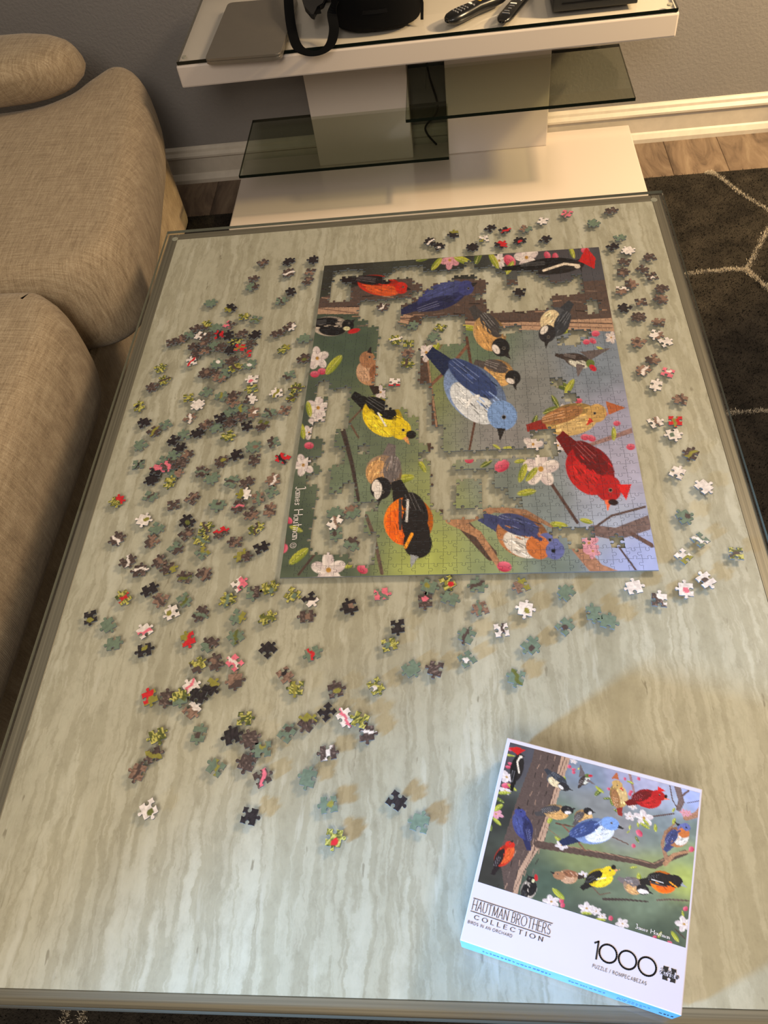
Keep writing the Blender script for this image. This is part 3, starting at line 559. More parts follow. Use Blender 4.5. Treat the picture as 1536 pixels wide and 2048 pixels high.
# ------------------------------------------------------------------ jigsaw cutting
NX, NY = 27, 38; CW, CH = PW / NX, PD / NY; PT = 0.0021
TAB = [(0.0, 0.0), (0.20, 0.015), (0.36, -0.012), (0.405, 0.0), (0.408, 0.05), (0.375, 0.11), (0.365, 0.17), (0.40, 0.232), (0.46, 0.262), (0.54, 0.262), (0.60, 0.232), (0.635, 0.17), (0.625, 0.11), (0.592, 0.05), (0.595, 0.0), (0.64, -0.012), (0.80, 0.015), (1.0, 0.0)]
rj = random.Random(11)
def edge(a, b, flat=False):
    a, b = np.array(a), np.array(b)
    if flat: return [a, b]
    d = b - a; nrm = np.array([-d[1], d[0]]) * rj.choice((-1, 1)); sh = rj.uniform(-0.07, 0.07); sc = rj.uniform(0.88, 1.12); sl = rj.uniform(-0.05, 0.05); out = []
    for s, h in TAB:
        k = math.sin(math.pi * s); ss = s + sh * k + sl * h * 2
        out.append(a + d * ss + nrm * h * sc * (1.0))
    return out
CO = [[np.array([i * CW + (rj.uniform(-0.04, 0.04) * CW if 0 < i < NX else 0), j * CH + (rj.uniform(-0.04, 0.04) * CH if 0 < j < NY else 0)]) for j in range(NY + 1)] for i in range(NX + 1)]
HE = [[edge(CO[i][j], CO[i + 1][j], j in (0, NY)) for j in range(NY + 1)] for i in range(NX)]
VE = [[edge(CO[i][j], CO[i][j + 1], i in (0, NX)) for j in range(NY)] for i in range(NX + 1)]
def outline(i, j):
    return np.array(HE[i][j][:-1] + VE[i + 1][j][:-1] + HE[i][j + 1][::-1][:-1] + VE[i][j][::-1][:-1])
def shrink(P, d):
    tg = np.roll(P, -1, 0) - np.roll(P, 1, 0); tg /= np.linalg.norm(tg, axis=1)[:, None] + 1e-12
    return P - np.stack([tg[:, 1], -tg[:, 0]], 1) * d
def piece_geo(P, step=0.00120):
    """outline -> (verts2d, tris, ring size): outline points first, inner sample points after"""
    lo, hi = P.min(0), P.max(0)
    gx, gy = np.meshgrid(np.arange(lo[0] + step * 0.5, hi[0], step), np.arange(lo[1] + step * 0.5, hi[1], step)); g = np.stack([gx.ravel(), gy.ravel()], 1)
    g = g[inpoly(g[:, 0], g[:, 1], P)]
    A = np.roll(P, -1, 0) - P
    ap = g[:, None, :] - P[None]; tt = np.clip((ap * A[None]).sum(-1) / ((A * A).sum(-1)[None] + 1e-15), 0, 1)
    dist = np.linalg.norm(ap - tt[..., None] * A[None], axis=-1).min(1); g = g[dist > step * 0.35]
    n = len(P); pts = np.concatenate([P, g])
    r = delaunay_2d_cdt([Vector(p) for p in pts * 1000], [(i, (i + 1) % n) for i in range(n)], [], 1, 1e-6)
    src = [o[0] if o else -1 for o in r[3]]
    tris = [tuple(src[q] for q in f) for f in r[2]]
    return pts, [t_ for t_ in tris if min(t_) >= 0], n
def solid(pts, tris, n, th, z0=0.0):
    """3-D verts + faces: top (tris), sides, bottom"""
    m = len(pts); v = [(p[0], p[1], z0 + th) for p in pts] + [(p[0], p[1], z0) for p in pts[:n]]
    f = list(tris) + [(i, m + i, m + (i + 1) % n, (i + 1) % n) for i in range(n)] + [tuple(m + i for i in range(n))[::-1]]
    return v, f, len(tris)
# assembled area, traced as plan polygons (picture plan units)
def c4(z): return [((540 + x / 3.84 - 540) * 1.92, (780 + y / 3.84 - 480) * 1.92) for x, y in z]
def c5(z): return [((920 + x / 3.84 - 540) * 1.92, (780 + y / 3.84 - 480) * 1.92) for x, y in z]
def c3(z): return [((900 + x / 4.267 - 540) * 1.92, (480 + y / 4.267 - 480) * 1.92) for x, y in z]
HOLES = [
 [(238, 128), (372, 121), (372, 142), (275, 145), (275, 168), (300, 170), (310, 205), (332, 228), (400, 240), (540, 228), (548, 200), (580, 200), (580, 178), (548, 172), (540, 150), (500, 152), (470, 138), (440, 150), (432, 120), (570, 108), (578, 125), (602, 128), (640, 105), (700, 107), (770, 92), (800, 108), (880, 112), (905, 128), (905, 168), (950, 168), (950, 130), (1010, 122), (1030, 135), (1060, 152), (1110, 162), (1150, 152), (1165, 128), (1195, 140), (1205, 182)]
 + c3([(1130, 455), (990, 465), (930, 490), (850, 560), (820, 598), (700, 607), (550, 620), (340, 630), (300, 620), (305, 535), (200, 510), (180, 480), (280, 440), (290, 430), (275, 350), (180, 300), (80, 315), (70, 350)])
 + [(690, 150), (650, 155), (640, 175), (600, 192), (592, 228), (530, 238), (520, 258), (492, 268), (492, 310), (530, 325), (570, 340), (600, 290), (740, 275), (745, 350), (752, 378), (690, 410), (660, 440), (650, 405), (570, 420), (565, 500), (575, 552), (610, 562), (612, 705), (655, 722), (660, 790), (700, 814)]
 + c5([(-20, 480), (230, 472), (480, 457), (560, 455), (640, 440), (650, 400), (560, 375), (505, 370), (500, 312), (720, 312), (730, 345), (725, 470), (745, 515), (680, 505), (560, 520), (410, 520), (400, 540), (250, 535), (30, 520), (10, 590), (90, 615), (170, 618), (245, 615), (240, 740), (290, 768), (350, 772), (355, 828), (440, 838), (450, 885), (440, 903), (310, 897), (200, 905), (140, 950), (140, 987), (0, 992)])
 + c4([(1380, 990), (1310, 965), (1320, 925), (1215, 905), (1225, 720), (1225, 550), (1130, 540), (1120, 490), (1230, 490), (1240, 430), (1165, 400), (1120, 390), (1140, 330), (1140, 230), (1050, 220), (1050, 150), (920, 160), (870, 190), (880, 110), (880, 20)])
 + [(445, 605), (445, 575), (412, 545), (412, 342), (365, 330), (345, 290), (330, 272), (340, 240), (232, 240), (238, 205)],
 [(187, 535), (232, 535), (250, 560), (300, 582), (318, 595)] + c4([(600, 20), (595, 290), (545, 300), (490, 345), (485, 445), (560, 450), (570, 490), (580, 578), (465, 575), (445, 800), (530, 800), (560, 745), (620, 738), (640, 800), (640, 860), (690, 868), (825, 862), (830, 900), (720, 935), (700, 960), (770, 1105), (800, 1112), (800, 1240), (790, 1260), (780, 1310), (710, 1340), (640, 1332), (600, 1350), (590, 1270), (550, 1260), (440, 1252), (330, 1262), (310, 1265), (300, 1150), (315, 1070), (330, 1000), (335, 900), (345, 735), (260, 722), (265, 680), (370, 662), (370, 588), (300, 590), (300, 530), (380, 520), (400, 480), (385, 390), (320, 360), (330, 250), (430, 250), (440, 160), (440, 70), (375, 30)]),
 c5([(708, 1085), (800, 1062), (1000, 1052), (1030, 1085), (1140, 1125), (1250, 1150), (1250, 1192), (1200, 1222), (1165, 1200), (1165, 1148), (1080, 1150), (985, 1132), (900, 1172), (900, 1205), (860, 1232), (812, 1205), (790, 1160), (740, 1132)]),
 c3([(1160, 530), (1250, 530), (1250, 640), (1160, 640)]), c3([(395, 755), (600, 765), (590, 815), (400, 800)]), c3([(1000, 790), (1120, 768), (1200, 782), (1120, 835), (1080, 885), (890, 908), (960, 850)]), c3([(840, 1165), (955, 1165), (955, 1235), (840, 1215)]), c5([(775, 35), (905, 35), (905, 85), (775, 85)]), c4([(665, 430), (780, 430), (740, 520), (650, 520)])]
ISL = [c4([(1390, 725), (1480, 650), (1615, 655), (1610, 895), (1390, 885)])]
def filled(i, j):
    c = pz_to_c(np.array([[(i + 0.5) * CW, (j + 0.5) * CH]]))[0]; x, y = np.array([c[0]]), np.array([c[1]])
    if any(inpoly(x, y, p)[0] for p in ISL): return True
    if i in (0, NX - 1) or j in (0, NY - 1): return True
    return not any(inpoly(x, y, p)[0] for p in HOLES)
cells = [(i, j) for j in range(NY) for i in range(NX) if filled(i, j)]       # nearest rows first
PZ = empty('jigsaw_puzzle', (PX, PY, TH), PA); tag(PZ, 'half-finished bird picture jigsaw puzzle with gaps lying on the glass table', 'puzzle')
geo = []
for (i, j) in cells:
    pts, tris, n = piece_geo(shrink(outline(i, j), 0.00020)); geo.append((pts, tris, n))
allp = np.concatenate([g[0] for g in geo]); allc = art(pz_to_c(allp)); k = 0; cols = []
for g in geo: cols.append(allc[k:k + len(g[0])]); k += len(g[0])
def make_piece(name, pts, tris, n, col, parent, th=PT, origin=(0, 0)):
    v, f, nt = solid(pts - np.array(origin), tris, n, th); me = bpy.data.meshes.new(name); me.from_pydata(v, [], f); me.update()
    set_print(me, np.concatenate([col, col[:n]])); o = link(name, me, [M['print'], M['cardboard']], parent)
    mi = np.ones(len(f), np.int32); mi[:nt] = 0; me.polygons.foreach_set('material_index', mi); return o
for q in range(min(300, len(cells))):
    pts, tris, n = geo[q]; oc = pts[:n].mean(0); o = make_piece('puzzle_piece', pts, tris, n, cols[q], PZ, origin=oc); o.location = (oc[0], oc[1], 0.0003)
V_, F_, C_, I_ = [], [], [], []
for q in range(300, len(cells)):
    pts, tris, n = geo[q]; v, f, nt = solid(pts, tris, n, PT, 0.0003); b = len(V_); V_ += v; F_ += [tuple(b + a for a in ff) for ff in f]; C_ += [cols[q], cols[q][:n]]; I_ += [0] * nt + [1] * (len(f) - nt)
me = bpy.data.meshes.new('far_pieces'); me.from_pydata(V_, [], F_); me.update(); set_print(me, np.concatenate(C_)); o = link('far_pieces', me, [M['print'], M['cardboard']], PZ); me.polygons.foreach_set('material_index', np.array(I_, np.int32)); tag(o, kind='stuff')

# ------------------------------------------------------------------ lettering: a stroke alphabet cut as thin ribbons
def arc(cx, cy, rx, ry, a0, a1, n=10): return [(cx + rx * math.cos(math.radians(a)), cy + ry * math.sin(math.radians(a))) for a in np.linspace(a0, a1, n)]
FONT = {'A': [[(0, 0), (.36, 1), (.72, 0)], [(.13, .34), (.59, .34)]], 'B': [[(0, 0), (0, 1)], [(0, 1), (.3, 1)] + arc(.3, .76, .2, .24, 90, -90, 7) + [(0, .52)], [(.3, .52)] + arc(.32, .26, .24, .26, 90, -90, 7) + [(0, 0)]],
 'C': [arc(.46, .5, .46, .5, 45, 315, 14)], 'D': [[(0, 0), (0, 1), (.25, 1)] + arc(.25, .5, .45, .5, 90, -90, 10) + [(0, 0)]], 'E': [[(.5, 1), (0, 1), (0, 0), (.52, 0)], [(0, .52), (.42, .52)]], 'H': [[(0, 0), (0, 1)], [(.66, 0), (.66, 1)], [(0, .52), (.66, .52)]],
 'I': [[(0.02, 0), (0.02, 1)]], 'L': [[(0, 1), (0, 0), (.5, 0)]], 'M': [[(0, 0), (.06, 1), (.42, .1), (.78, 1), (.84, 0)]], 'N': [[(0, 0), (0, 1), (.66, 0), (.66, 1)]], 'O': [arc(.48, .5, .48, .5, 0, 360, 22)],
 'P': [[(0, 0), (0, 1), (.28, 1)] + arc(.28, .74, .24, .26, 90, -90, 8) + [(0, .48)]], 'R': [[(0, 0), (0, 1), (.28, 1)] + arc(.28, .74, .24, .26, 90, -90, 8) + [(0, .48)], [(.25, .48), (.58, 0)]], 'S': [arc(.26, .74, .25, .26, 50, 270, 9) + arc(.26, .25, .26, .25, 90, -140, 9)],
 'T': [[(0, 1), (.66, 1)], [(.33, 1), (.33, 0)]], 'U': [[(0, 1), (0, .3)] + arc(.32, .3, .32, .3, 180, 360, 9) + [(.64, 1)]], 'Z': [[(0, 1), (.56, 1), (0, 0), (.58, 0)]], '1': [[(0, .86), (.2, 1), (.2, 0)]], '0': [arc(.5, .5, .5, .5, 0, 360, 30)], '/': [[(0, -.05), (.3, 1.05)]],
 'J': [[(.1, 1.1), (.34, 1.2), (.34, .1), (.2, -.05), (.06, .08)]], 'a': [arc(.2, .24, .2, .24, 40, 330, 9), [(.38, .5), (.38, 0)]], 'm': [[(0, .5), (0, 0)], [(0, .36), (.12, .5), (.22, .4), (.22, 0)], [(.22, .36), (.36, .5), (.46, .4), (.46, 0)]], 'e': [[(.02, .26), (.36, .26)] + arc(.2, .25, .18, .25, 10, 320, 10)],
 's': [[(.28, .44), (.12, .5), (.03, .38), (.25, .16), (.16, 0), (0, .06)]], 'u': [[(0, .5), (.02, .1), (.16, 0), (.3, .14)], [(.3, .5), (.32, 0)]], 't': [[(.12, .95), (.14, 0)], [(0, .6), (.3, .6)]], 'n': [[(0, .5), (0, 0)], [(0, .34), (.14, .5), (.28, .36), (.28, 0)]], 'f': [[(.3, .92), (.16, .95), (.12, .8), (.12, 0)], [(0, .55), (.28, .55)]], 'l': [[(.04, 1), (.04, 0)]], 'o': [arc(.2, .25, .2, .25, 0, 360, 12)]}
def text_strokes(s, size, track=0.18, cap_w=1.0):
    x = 0; out = []
    for ch in s:
        if ch == ' ': x += 0.5; continue
        g = FONT[ch]; wd = max(p[0] for st in g for p in st)
        out += [[((x + p[0] * cap_w) * size, p[1] * size) for p in st] for st in g]; x += wd * cap_w + track
    return out, (x - track) * size
def ribbon(name, strokes, wd, frame, mat, parent, z, serif=0.0, thin=None):
    """frame(x, y) -> plan position; each stroke becomes flat ribbon quads with a hair of thickness"""
    Vv, Ff = [], []
    def seg(a, b, w_):
        a, b = np.array(a, float), np.array(b, float); d = b - a; L = np.linalg.norm(d)
        if L < 1e-9: return
        d /= L; q = np.array([-d[1], d[0]]) * w_ / 2; a2, b2 = a - d * w_ * 0.3, b + d * w_ * 0.3; k = len(Vv)
        for p in (a2 - q, b2 - q, b2 + q, a2 + q): xy = frame(*p); Vv.append((xy[0], xy[1], z))
        for p in (a2 - q, b2 - q, b2 + q, a2 + q): xy = frame(*p); Vv.append((xy[0], xy[1], z + 0.00008))
        Ff.extend([(k + 4, k + 5, k + 6, k + 7), (k, k + 1, k + 5, k + 4), (k + 1, k + 2, k + 6, k + 5), (k + 2, k + 3, k + 7, k + 6), (k + 3, k, k + 4, k + 7)])
    for st in strokes:
        for a, b in zip(st[:-1], st[1:]):
            d = np.array(b) - np.array(a); steep = abs(d[1]) / (np.linalg.norm(d) + 1e-9)
            seg(a, b, wd if thin is None else thin + (wd - thin) * steep ** 2)
        if serif:
            for p in (st[0], st[-1]): seg((p[0] - serif, p[1]), (p[0] + serif, p[1]), (thin or wd) * 0.9)
    return pydata(name, Vv, Ff, mat, parent)
# handwritten signature along the puzzle's sofa-side edge
s0 = c_to_pz((108, 948)); s1 = c_to_pz((94, 1150)); sd = s1 - s0; sl = np.linalg.norm(sd); sd /= sl; sn = np.array([-sd[1], sd[0]])
st, wd_ = text_strokes('James Hautman', 1.0, 0.16); kx = sl / wd_
def fr_sig(x, y): p = s0 + sd * x * kx * 1.0 + sn * (y * 0.0125 - 0.003); return p
ribbon('signature', st, 0.085, fr_sig, M['signature_white'], PZ, PT + 0.0006)
cc = c_to_pz((89, 1174)); rr = 0.0042
ribbon('signature', [[(a, b) for a, b in arc(0, 0, 1, 1, 0, 360, 20)], arc(0, 0, .45, .45, 130, 410, 10)], 0.28, lambda x, y: cc + sd * x * rr + sn * y * rr, M['signature_white'], PZ, PT + 0.0006)

# ------------------------------------------------------------------ the puzzle box
BU = 0.2030; BV = 0.2060; BH = 0.05; BA = math.radians(-16.02)
BXT = empty('puzzle_box', (0.029, 0.307, TH), BA); tag(BXT, 'white and blue jigsaw puzzle box with bird picture on the lid', 'box')
# local frame: +x along the lid's top edge, -y down the lid
o = bm_obj('box_tray', box_bm(0.002, BU - 0.002, -BV + 0.002, -0.002, 0.0003, BH - 0.004), M['paper_blue'], BXT)
bm = box_bm(0, BU, -BV, 0, 0.004, BH, 0.0010, 2); o = bm_obj('box_lid', bm, [M['paper_white'], M['paper_blue']], BXT)
for p in o.data.polygons:
    if p.normal.y < -0.6: p.material_index = 1
lid = o
gu, gv = 240, 176; us = np.linspace(0, 1, gu); vs = np.linspace(0, 1, gv); UU, VV = np.meshgrid(us, vs)
xs = 0.0040 + UU * 0.1968; ys = -(0.0046 + VV * 0.1462)
colr = art(pz_to_c(np.stack([PW * (1 - VV.ravel()), PD * (1 - UU.ravel())], 1)))
me = bpy.data.meshes.new('lid_picture'); gvv = [(a, b, BH + 0.00012) for a, b in zip(xs.ravel(), ys.ravel())]
me.from_pydata(gvv, [], [(r * gu + c, r * gu + gu + c, r * gu + gu + c + 1, r * gu + c + 1) for r in range(gv - 1) for c in range(gu - 1)]); me.update(); set_print(me, colr); o = link('lid_picture', me, M['print_box'], lid); o['label'] = 'printed picture of garden birds on blossoming branches'
ZL = BH + 0.0002
def put(name, s, x, y, cap, width, wd, mat, track=0.18, serif=0, thin=None):
    st, tw = text_strokes(s, 1.0, track); k = width / tw
    return ribbon(name, st, wd, lambda a, b: np.array([x + a * k, -(y) + b * cap]), M[mat], lid, ZL, serif, thin)
put('lid_lettering', 'HAUTMAN BROTHERS', 0.0045, 0.1765, 0.0088, 0.0755, 0.10, 'ink_black', 0.26, 0.07, 0.04)
put('lid_lettering', 'COLLECTION', 0.0085, 0.1842, 0.0037, 0.066, 0.14, 'ink_black', 0.72, 0.10, 0.07)
put('lid_lettering', 'BIRDS IN AN ORCHARD', 0.0035, 0.1893, 0.0024, 0.043, 0.13, 'ink_grey', 0.34)
put('lid_lettering', '1000', 0.1215, 0.1838, 0.0150, 0.0560, 0.10, 'ink_black', 0.12)
put('lid_lettering', 'PUZZLE / ROMPECABEZAS', 0.1225, 0.1915, 0.0027, 0.0480, 0.13, 'ink_grey', 0.36)
for y in (0.1664, 0.1783): box('rule_line', 0.0035, 0.0810, -y - 0.00025, -y + 0.00025, BH, ZL + 0.0001, M['ink_black'], lid)
st, tw = text_strokes('James Hautman', 1.0, 0.14); ribbon('lid_signature', st, 0.10, lambda a, b: np.array([0.1552 + a * 0.031 / tw, -0.1478 + b * 0.0035]), M['signature_white'], lid, ZL)
# emblem: small black jigsaw piece with the maker's word across
def tab_side(a, b, out):
    a, b = np.array(a), np.array(b); d = b - a; nrm = np.array([d[1], -d[0]]) * out; return [tuple(a + d * s + nrm * h * 0.95) for s, h in TAB[:-1]]
r = 0.0056; ex, ey = 0.1892, -0.1768
em = tab_side((-r, -r), (r, -r), -1) + tab_side((r, -r), (r, r), 1) + tab_side((r, r), (-r, r), -1) + tab_side((-r, r), (-r, -r), 1)
prism('emblem', [(ex + a, ey + b) for a, b in em], BH, ZL + 0.00005, M['ink_black'], lid)
st, tw = text_strokes('Buffalo', 1.0, 0.12); ribbon('emblem_lettering', st, 0.17, lambda a, b: np.array([ex - 0.0076 + a * 0.0152 / tw, ey - 0.0018 + b * 0.0046]), M['paper_white'], lid, ZL + 0.0001)
# small print on the blue side: unreadable marks
rs = random.Random(3); xq = 0.02
for x0_, x1_, z0_, h in ((0.022, 0.088, 0.024, 0.010), (0.105, 0.138, 0.024, 0.008), (0.150, 0.180, 0.027, 0.004), (0.150, 0.172, 0.018, 0.004), (0.188, 0.193, 0.020, 0.008), (0.195, 0.199, 0.020, 0.008)):
    xq = x0_
    while xq < x1_:
        l = rs.uniform(0.0012, 0.003); zz = z0_ + rs.uniform(-0.001, 0.001)
        box('side_print', xq, xq + l, -BV - 0.0002, -BV + 0.0005, zz, zz + h * rs.uniform(0.35, 0.8), M['ink_black'] if x0_ > 0.185 else M['ink_blue'], lid); xq += l + rs.uniform(0.0008, 0.002)

# ------------------------------------------------------------------ loose pieces, one object each
CLS = {'b': ('brown', (80, 66, 62)), 'd': ('blackish', (44, 38, 40)), 'g': ('sage', (106, 121, 103)), 'y': ('lime', (138, 132, 60)), 'o': ('olive', (98, 102, 50)), 'w': ('white', (226, 214, 206)), 'p': ('pink', (220, 112, 128)), 'r': ('red', (196, 40, 46)), 't': ('tan', (128, 102, 88))}
LOOSE = []
def grab(ox, oy, s, txt):
    for tk in txt.split():
        a, b, k = tk.split(','); LOOSE.append((ox + float(a) / s, oy + float(b) / s, k))
grab(320, 500, 4.267, '882,107,bt 1100,97,d 1310,82,d 1098,193,bw 1282,185,tb 1265,262,bt 800,245,b 788,312,gb 1120,355,d 1035,432,gb 437,450,g 605,495,dy 720,568,oy 820,590,go 597,637,bp 1108,655,bw 1005,710,b 1232,755,g 1060,845,oy 1228,925,bo 1108,1065,gb 1165,1175,ob 790,1105,wp 785,1185,og 997,1220,wy 1130,1255,yb 398,1210,g')
grab(330, 620, 7.68, '150,480,b 265,440,bt 350,395,g 500,300,b 590,255,yb 780,270,g 570,400,wb 660,420,b 490,555,b 610,530,bt 840,380,rd 1000,410,d 1070,470,yd 1190,385,b 1385,380,d 1320,520,b 740,560,g 900,590,b 1020,600,d 1110,600,ry 1240,665,tr 600,640,tb 500,690,b 430,785,wr 810,820,gw 1030,785,b 1310,835,gw 640,970,bt 780,1010,b 960,960,g 1060,915,yb 830,1050,tg')
grab(240, 700, 6.4, '525,230,o 570,385,yb 420,475,b 880,610,y 1000,700,w 900,870,tw 250,720,yd 310,930,d 440,1040,by 590,950,g 265,1220,g 790,1110,g 735,1160,d 740,1250,d 1010,1050,d 1130,980,bt 1215,980,g 1390,1100,o 1300,590,gy 1460,600,b 1420,770,g 1320,900,d 1450,900,b')
grab(440, 700, 6.4, '395,630,wb 270,770,gy 170,675,tb 430,800,tw 630,805,gb 830,770,tb 220,895,b 350,970,d 545,965,bo 690,1175,gb 430,1235,gt')
grab(200, 880, 6.4, '500,310,gd 1110,200,tb 920,215,g 865,270,g 775,385,pd 875,320,bp 680,490,d 1000,325,b 975,400,tg 905,555,y 650,720,gb 230,780,yr 950,830,b 1190,740,bt 570,1020,wy 730,1130,g 1125,1035,do 1360,1120,ob 1110,1200,bt 1310,400,bg 1435,490,g')
grab(400, 880, 6.4, '280,275,by 470,195,d 700,250,b 1060,235,rd 410,525,gb 605,540,b 940,510,tw 925,660,g 570,690,wy 745,740,tg 230,830,gb 500,850,bp 660,945,bt 900,890,tb 730,1130,ob 280,1185,br')
grab(200, 1060, 6.4, '225,110,bw 670,145,tb 980,230,gb 1300,125,yg 1315,290,gy 360,400,bw 520,510,bw 770,400,bt 890,490,by 1090,600,bo 1340,560,bt 640,760,d 310,865,yr 780,890,tb 1090,890,go 920,1055,wy 1300,1070,bg')
grab(400, 1060, 6.4, '460,150,bt 790,220,d 560,330,by 510,690,pw 690,800,bg 900,740,yg 360,890,yg 1190,830,yg 1420,890,dw 1370,1100,bt 870,1120,yo 490,1110,gy')
grab(150, 1160, 6.4, '200,480,dy 430,575,g 900,645,wp 500,810,g 895,895,dy 1450,755,ry')
grab(370, 1200, 6.4, '320,560,bg 650,470,go 170,825,yb 395,790,bt 640,800,pw 1065,625,d 1290,955,td 1420,1130,oy 650,1030,tb')
grab(590, 1140, 6.4, '695,470,dt 1110,305,pg 1315,725,d 1215,950,yg 230,1065,gr')
grab(240, 1340, 5.12, '310,275,ry 495,285,b 640,260,og 715,205,wp 905,200,dy 825,250,d 760,380,tw 390,670,o 350,870,by 185,1040,tb 815,650,gb 1285,490,o 1150,665,d 1335,705,b 1460,810,gy 985,990,gy 1300,945,b 1465,1095,bp')
grab(520, 1320, 5.12, '780,300,by 1190,270,yw 690,530,d 490,635,by 280,740,gb 905,595,wp 1000,620,y 1095,735,bw 700,945,bw 490,1200,g')
grab(240, 1500, 2.327, '135,275,wo 605,305,d 970,252,gy 1290,235,d 1395,335,g 1000,410,yr')
grab(800, 1140, 5.12, '300,165,gy 490,130,yr 510,285,g 260,315,bp 790,155,gb 820,390,tg 1235,155,ty 1285,395,wy 1040,610,wb 1345,770,gb 680,665,gb 685,905,gw 120,1010,g 355,1010,b 1190,1095,go')
grab(1040, 1040, 3.097, '1115,120,gw 1335,205,ob 1010,222,wy 1150,370,wb 1020,428,wp 705,412,w 862,492,bw 282,445,g 455,575,g 548,625,g 278,655,gb')
grab(1210, 460, 8.533, '250,130,g 130,285,d 390,350,w 330,540,b 310,715,bt 755,465,b 640,665,b 795,790,bw 445,920,tb 280,1030,tw 970,1000,b 955,1180,bt 610,1225,bt 330,1330,d')
grab(1230, 620, 8.533, '400,115,b 745,205,tb 700,420,wt 865,545,w 390,550,tb 640,845,tb 480,1025,tw 890,1065,pw 700,1280,w 1115,1525,tb')
grab(1260, 760, 6.827, '345,575,wt 615,560,ry 595,745,wg 825,1005,by 645,1260,w 1015,1455,w 745,1865,gb')
grab(830, 400, 3.657, '110,305,dw 178,338,dw 282,250,dy 550,207,d 655,222,dr 810,210,tg 935,152,w 1110,98,pt 1435,78,b 1305,170,g 420,345,d 502,285,wy 630,325,rd 765,297,dr 955,287,d')
grab(740, 600, 9.6, '255,130,bw 495,765,ow 745,835,o 735,1015,tb 715,1215,ob 480,1580,wr 1345,530,oy 1230,710,g 830,510,g')
grab(640, 900, 8.9, '575,1095,gt 275,1185,g 275,1290,wt 280,1430,gb 570,1665,gb')
LOOSE += [(1040, 584, 'd')]
pos = np.array([at_z(u, v + 2, TH)[:2] for u, v, _ in LOOSE])
for it in range(30):                                   # nudge neighbours that would share the same spot
    D = pos[:, None] - pos[None]; dd = np.linalg.norm(D, axis=-1) + np.eye(len(pos)); mv = np.where((dd < 0.0185)[..., None], D / dd[..., None] * ((0.0185 - dd) * 0.12)[..., None], 0).sum(1)
    pos = pos + np.clip(mv, -0.0004, 0.0004)
# keep off the assembled part: level 0 pieces lie on the glass, crowded ones lean on their neighbours
lev = np.zeros(len(pos), int); CC = pz_world(np.array([[(i + 0.5) * CW, (j + 0.5) * CH] for i, j in cells]))
for a in range(len(pos)):
    used = {lev[b] for b in range(a) if np.linalg.norm(pos[a] - pos[b]) < 0.0200}
    l = 1 if np.linalg.norm(CC - pos[a], axis=1).min() < 0.0165 else 0
    while l in used: l += 1
    lev[a] = l
def region(p):
    q = p - np.array([PX, PY]); lx, ly = ca * q[0] + sa * q[1], -sa * q[0] + ca * q[1]
    if 0 <= lx <= PW and 0 <= ly <= PD: return 'in a puzzle gap'
    if ly > PD and lx > -0.06: return 'on the TV stand side'
    if lx > PW and ly > 0: return 'on the rug side'
    if lx < 0 and ly > 0: return 'on the sofa side'
    return 'between puzzle and box' if lx > 0.2 else 'on the marble end'
rp = random.Random(5); LBL = []
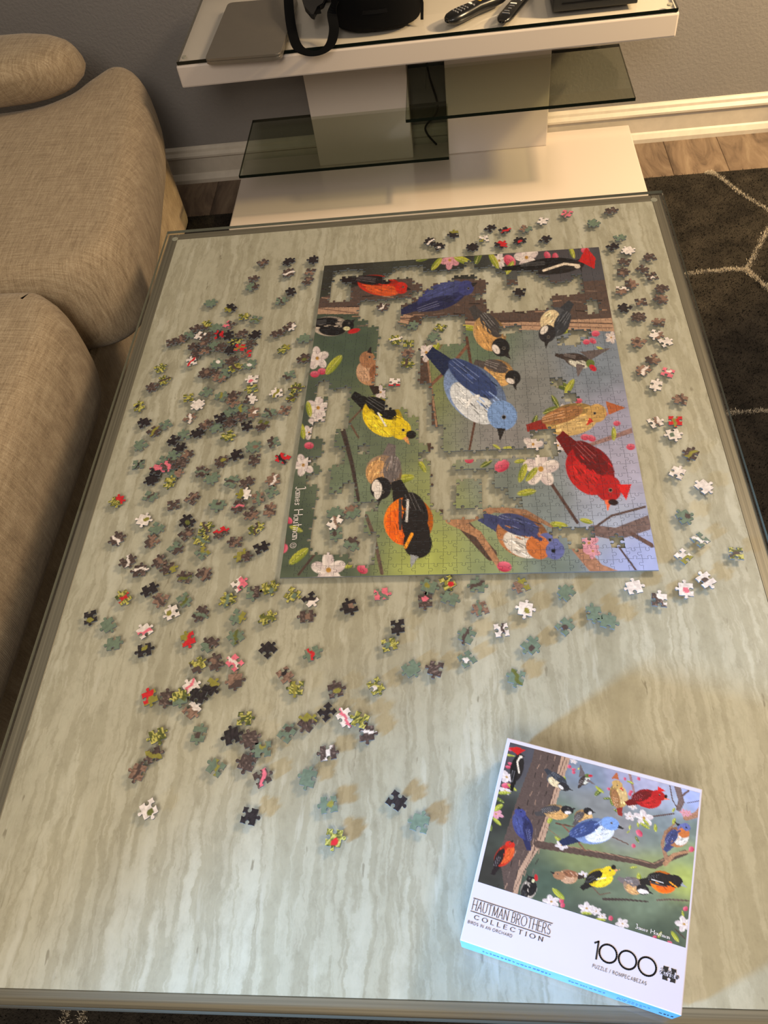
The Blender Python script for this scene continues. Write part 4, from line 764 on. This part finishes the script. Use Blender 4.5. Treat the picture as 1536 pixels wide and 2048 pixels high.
for idx, (u, v, code) in enumerate(LOOSE):
    i, j = rp.randrange(1, NX - 1), rp.randrange(1, NY - 1); P = shrink(outline(i, j), 0.0002); P = P - P.mean(0)
    pts, tris, n = piece_geo(P, 0.0016)
    base = lin(CLS[code[0]][1]); seed = rp.uniform(0, 1000); x, y = pts[:, 0] * 1000, pts[:, 1] * 1000
    c0 = base * np.ones((len(pts), 3)) * (0.80 + 0.4 * hashn(x + seed, y + seed, 2.2))[:, None]
    an = rp.uniform(0, 6.28); uu = x * math.cos(an) + y * math.sin(an); vv = -x * math.sin(an) + y * math.cos(an)
    if code[0] in 'bdt':                                # bark grain
        gr = hashn(uu * 0.7 + seed, vv * 2.4, 2.0)[:, None]; c0 = c0 * (0.45 + 1.1 * gr)
        if code[0] == 'b': c0 = np.where(gr > 0.80, c0 * 0.5 + lin((150, 130, 120)) * 0.5, c0)
    if code[0] in 'yo': gr = hashn(uu * 0.5 + seed, vv * 1.6, 2.0)[:, None]; c0 = np.where(gr > 0.62, lin((192, 184, 100)), np.where(gr < 0.38, lin((74, 80, 44)), c0))
    if code[0] in 'wp': gr = hashn(uu * 0.6 + seed, vv * 1.2, 2.6)[:, None]; c0 = c0 * (0.84 + 0.26 * gr)
    if len(code) > 1:
        pc = lin(CLS[code[1]][1]); kind = rp.randrange(3)
        if kind == 0: m_ = (uu + 1.6 * np.sin(vv * 0.5 + seed)) > rp.uniform(0.5, 3.5)
        elif kind == 1: m_ = abs(uu - rp.uniform(-2, 2) + 1.2 * np.sin(vv * 0.4 + seed)) < rp.uniform(1.8, 2.8)
        else: m_ = ((uu - rp.uniform(-4, 4)) / 4.6) ** 2 + ((vv - rp.uniform(-4, 4)) / 3.6) ** 2 < 1
        c0[m_] = pc * (0.78 + 0.4 * hashn(x[m_] * 1.2 + seed, y[m_], 2.4))[:, None]
    rg = region(pos[idx]); nb = CLS[code[0]][0]; dn = np.linalg.norm(pos - pos[idx], axis=1); dn[idx] = 9; k_ = int(dn.argmin()); near_ = CLS[LOOSE[k_][2][0]][0]
    rel = ('on' if lev[idx] > lev[k_] else 'under' if lev[idx] < lev[k_] else 'touching') if dn[k_] < 0.020 else 'beside' if dn[k_] < 0.032 else 'near'
    o = make_piece('loose_puzzle_piece', pts, tris, n, np.clip(c0, 0.004, 0.9), None)
    o.location = (pos[idx][0], pos[idx][1], TH + 0.0003 + lev[idx] * (PT + 0.0003)); o.rotation_euler = (0, 0, rp.uniform(0, 6.28))
    lab = f'loose {nb} puzzle piece ' + (f'with {CLS[code[1]][0]} patch ' if len(code) > 1 else '') + f'{rel} {near_} one ' + rg
    tag(o, lab, 'puzzle piece', f'loose puzzle pieces {rg}'); dn[k_] = 9; n2_ = CLS[LOOSE[int(dn.argmin())][2][0]][0]
    LBL.append((o, f'loose {nb} puzzle piece ' + (f'with {CLS[code[1]][0]} patch ' if len(code) > 1 else '') + (f'between {near_} and {n2_} ones ' if near_ != n2_ else f'beside two {near_} ones ') + rg))
cnt = {}
for o, _ in LBL: cnt[o['label']] = cnt.get(o['label'], 0) + 1
for o, l2 in LBL:
    if cnt[o['label']] > 1: o['label'] = l2
print('assembled', len(cells), 'loose', len(LOOSE))
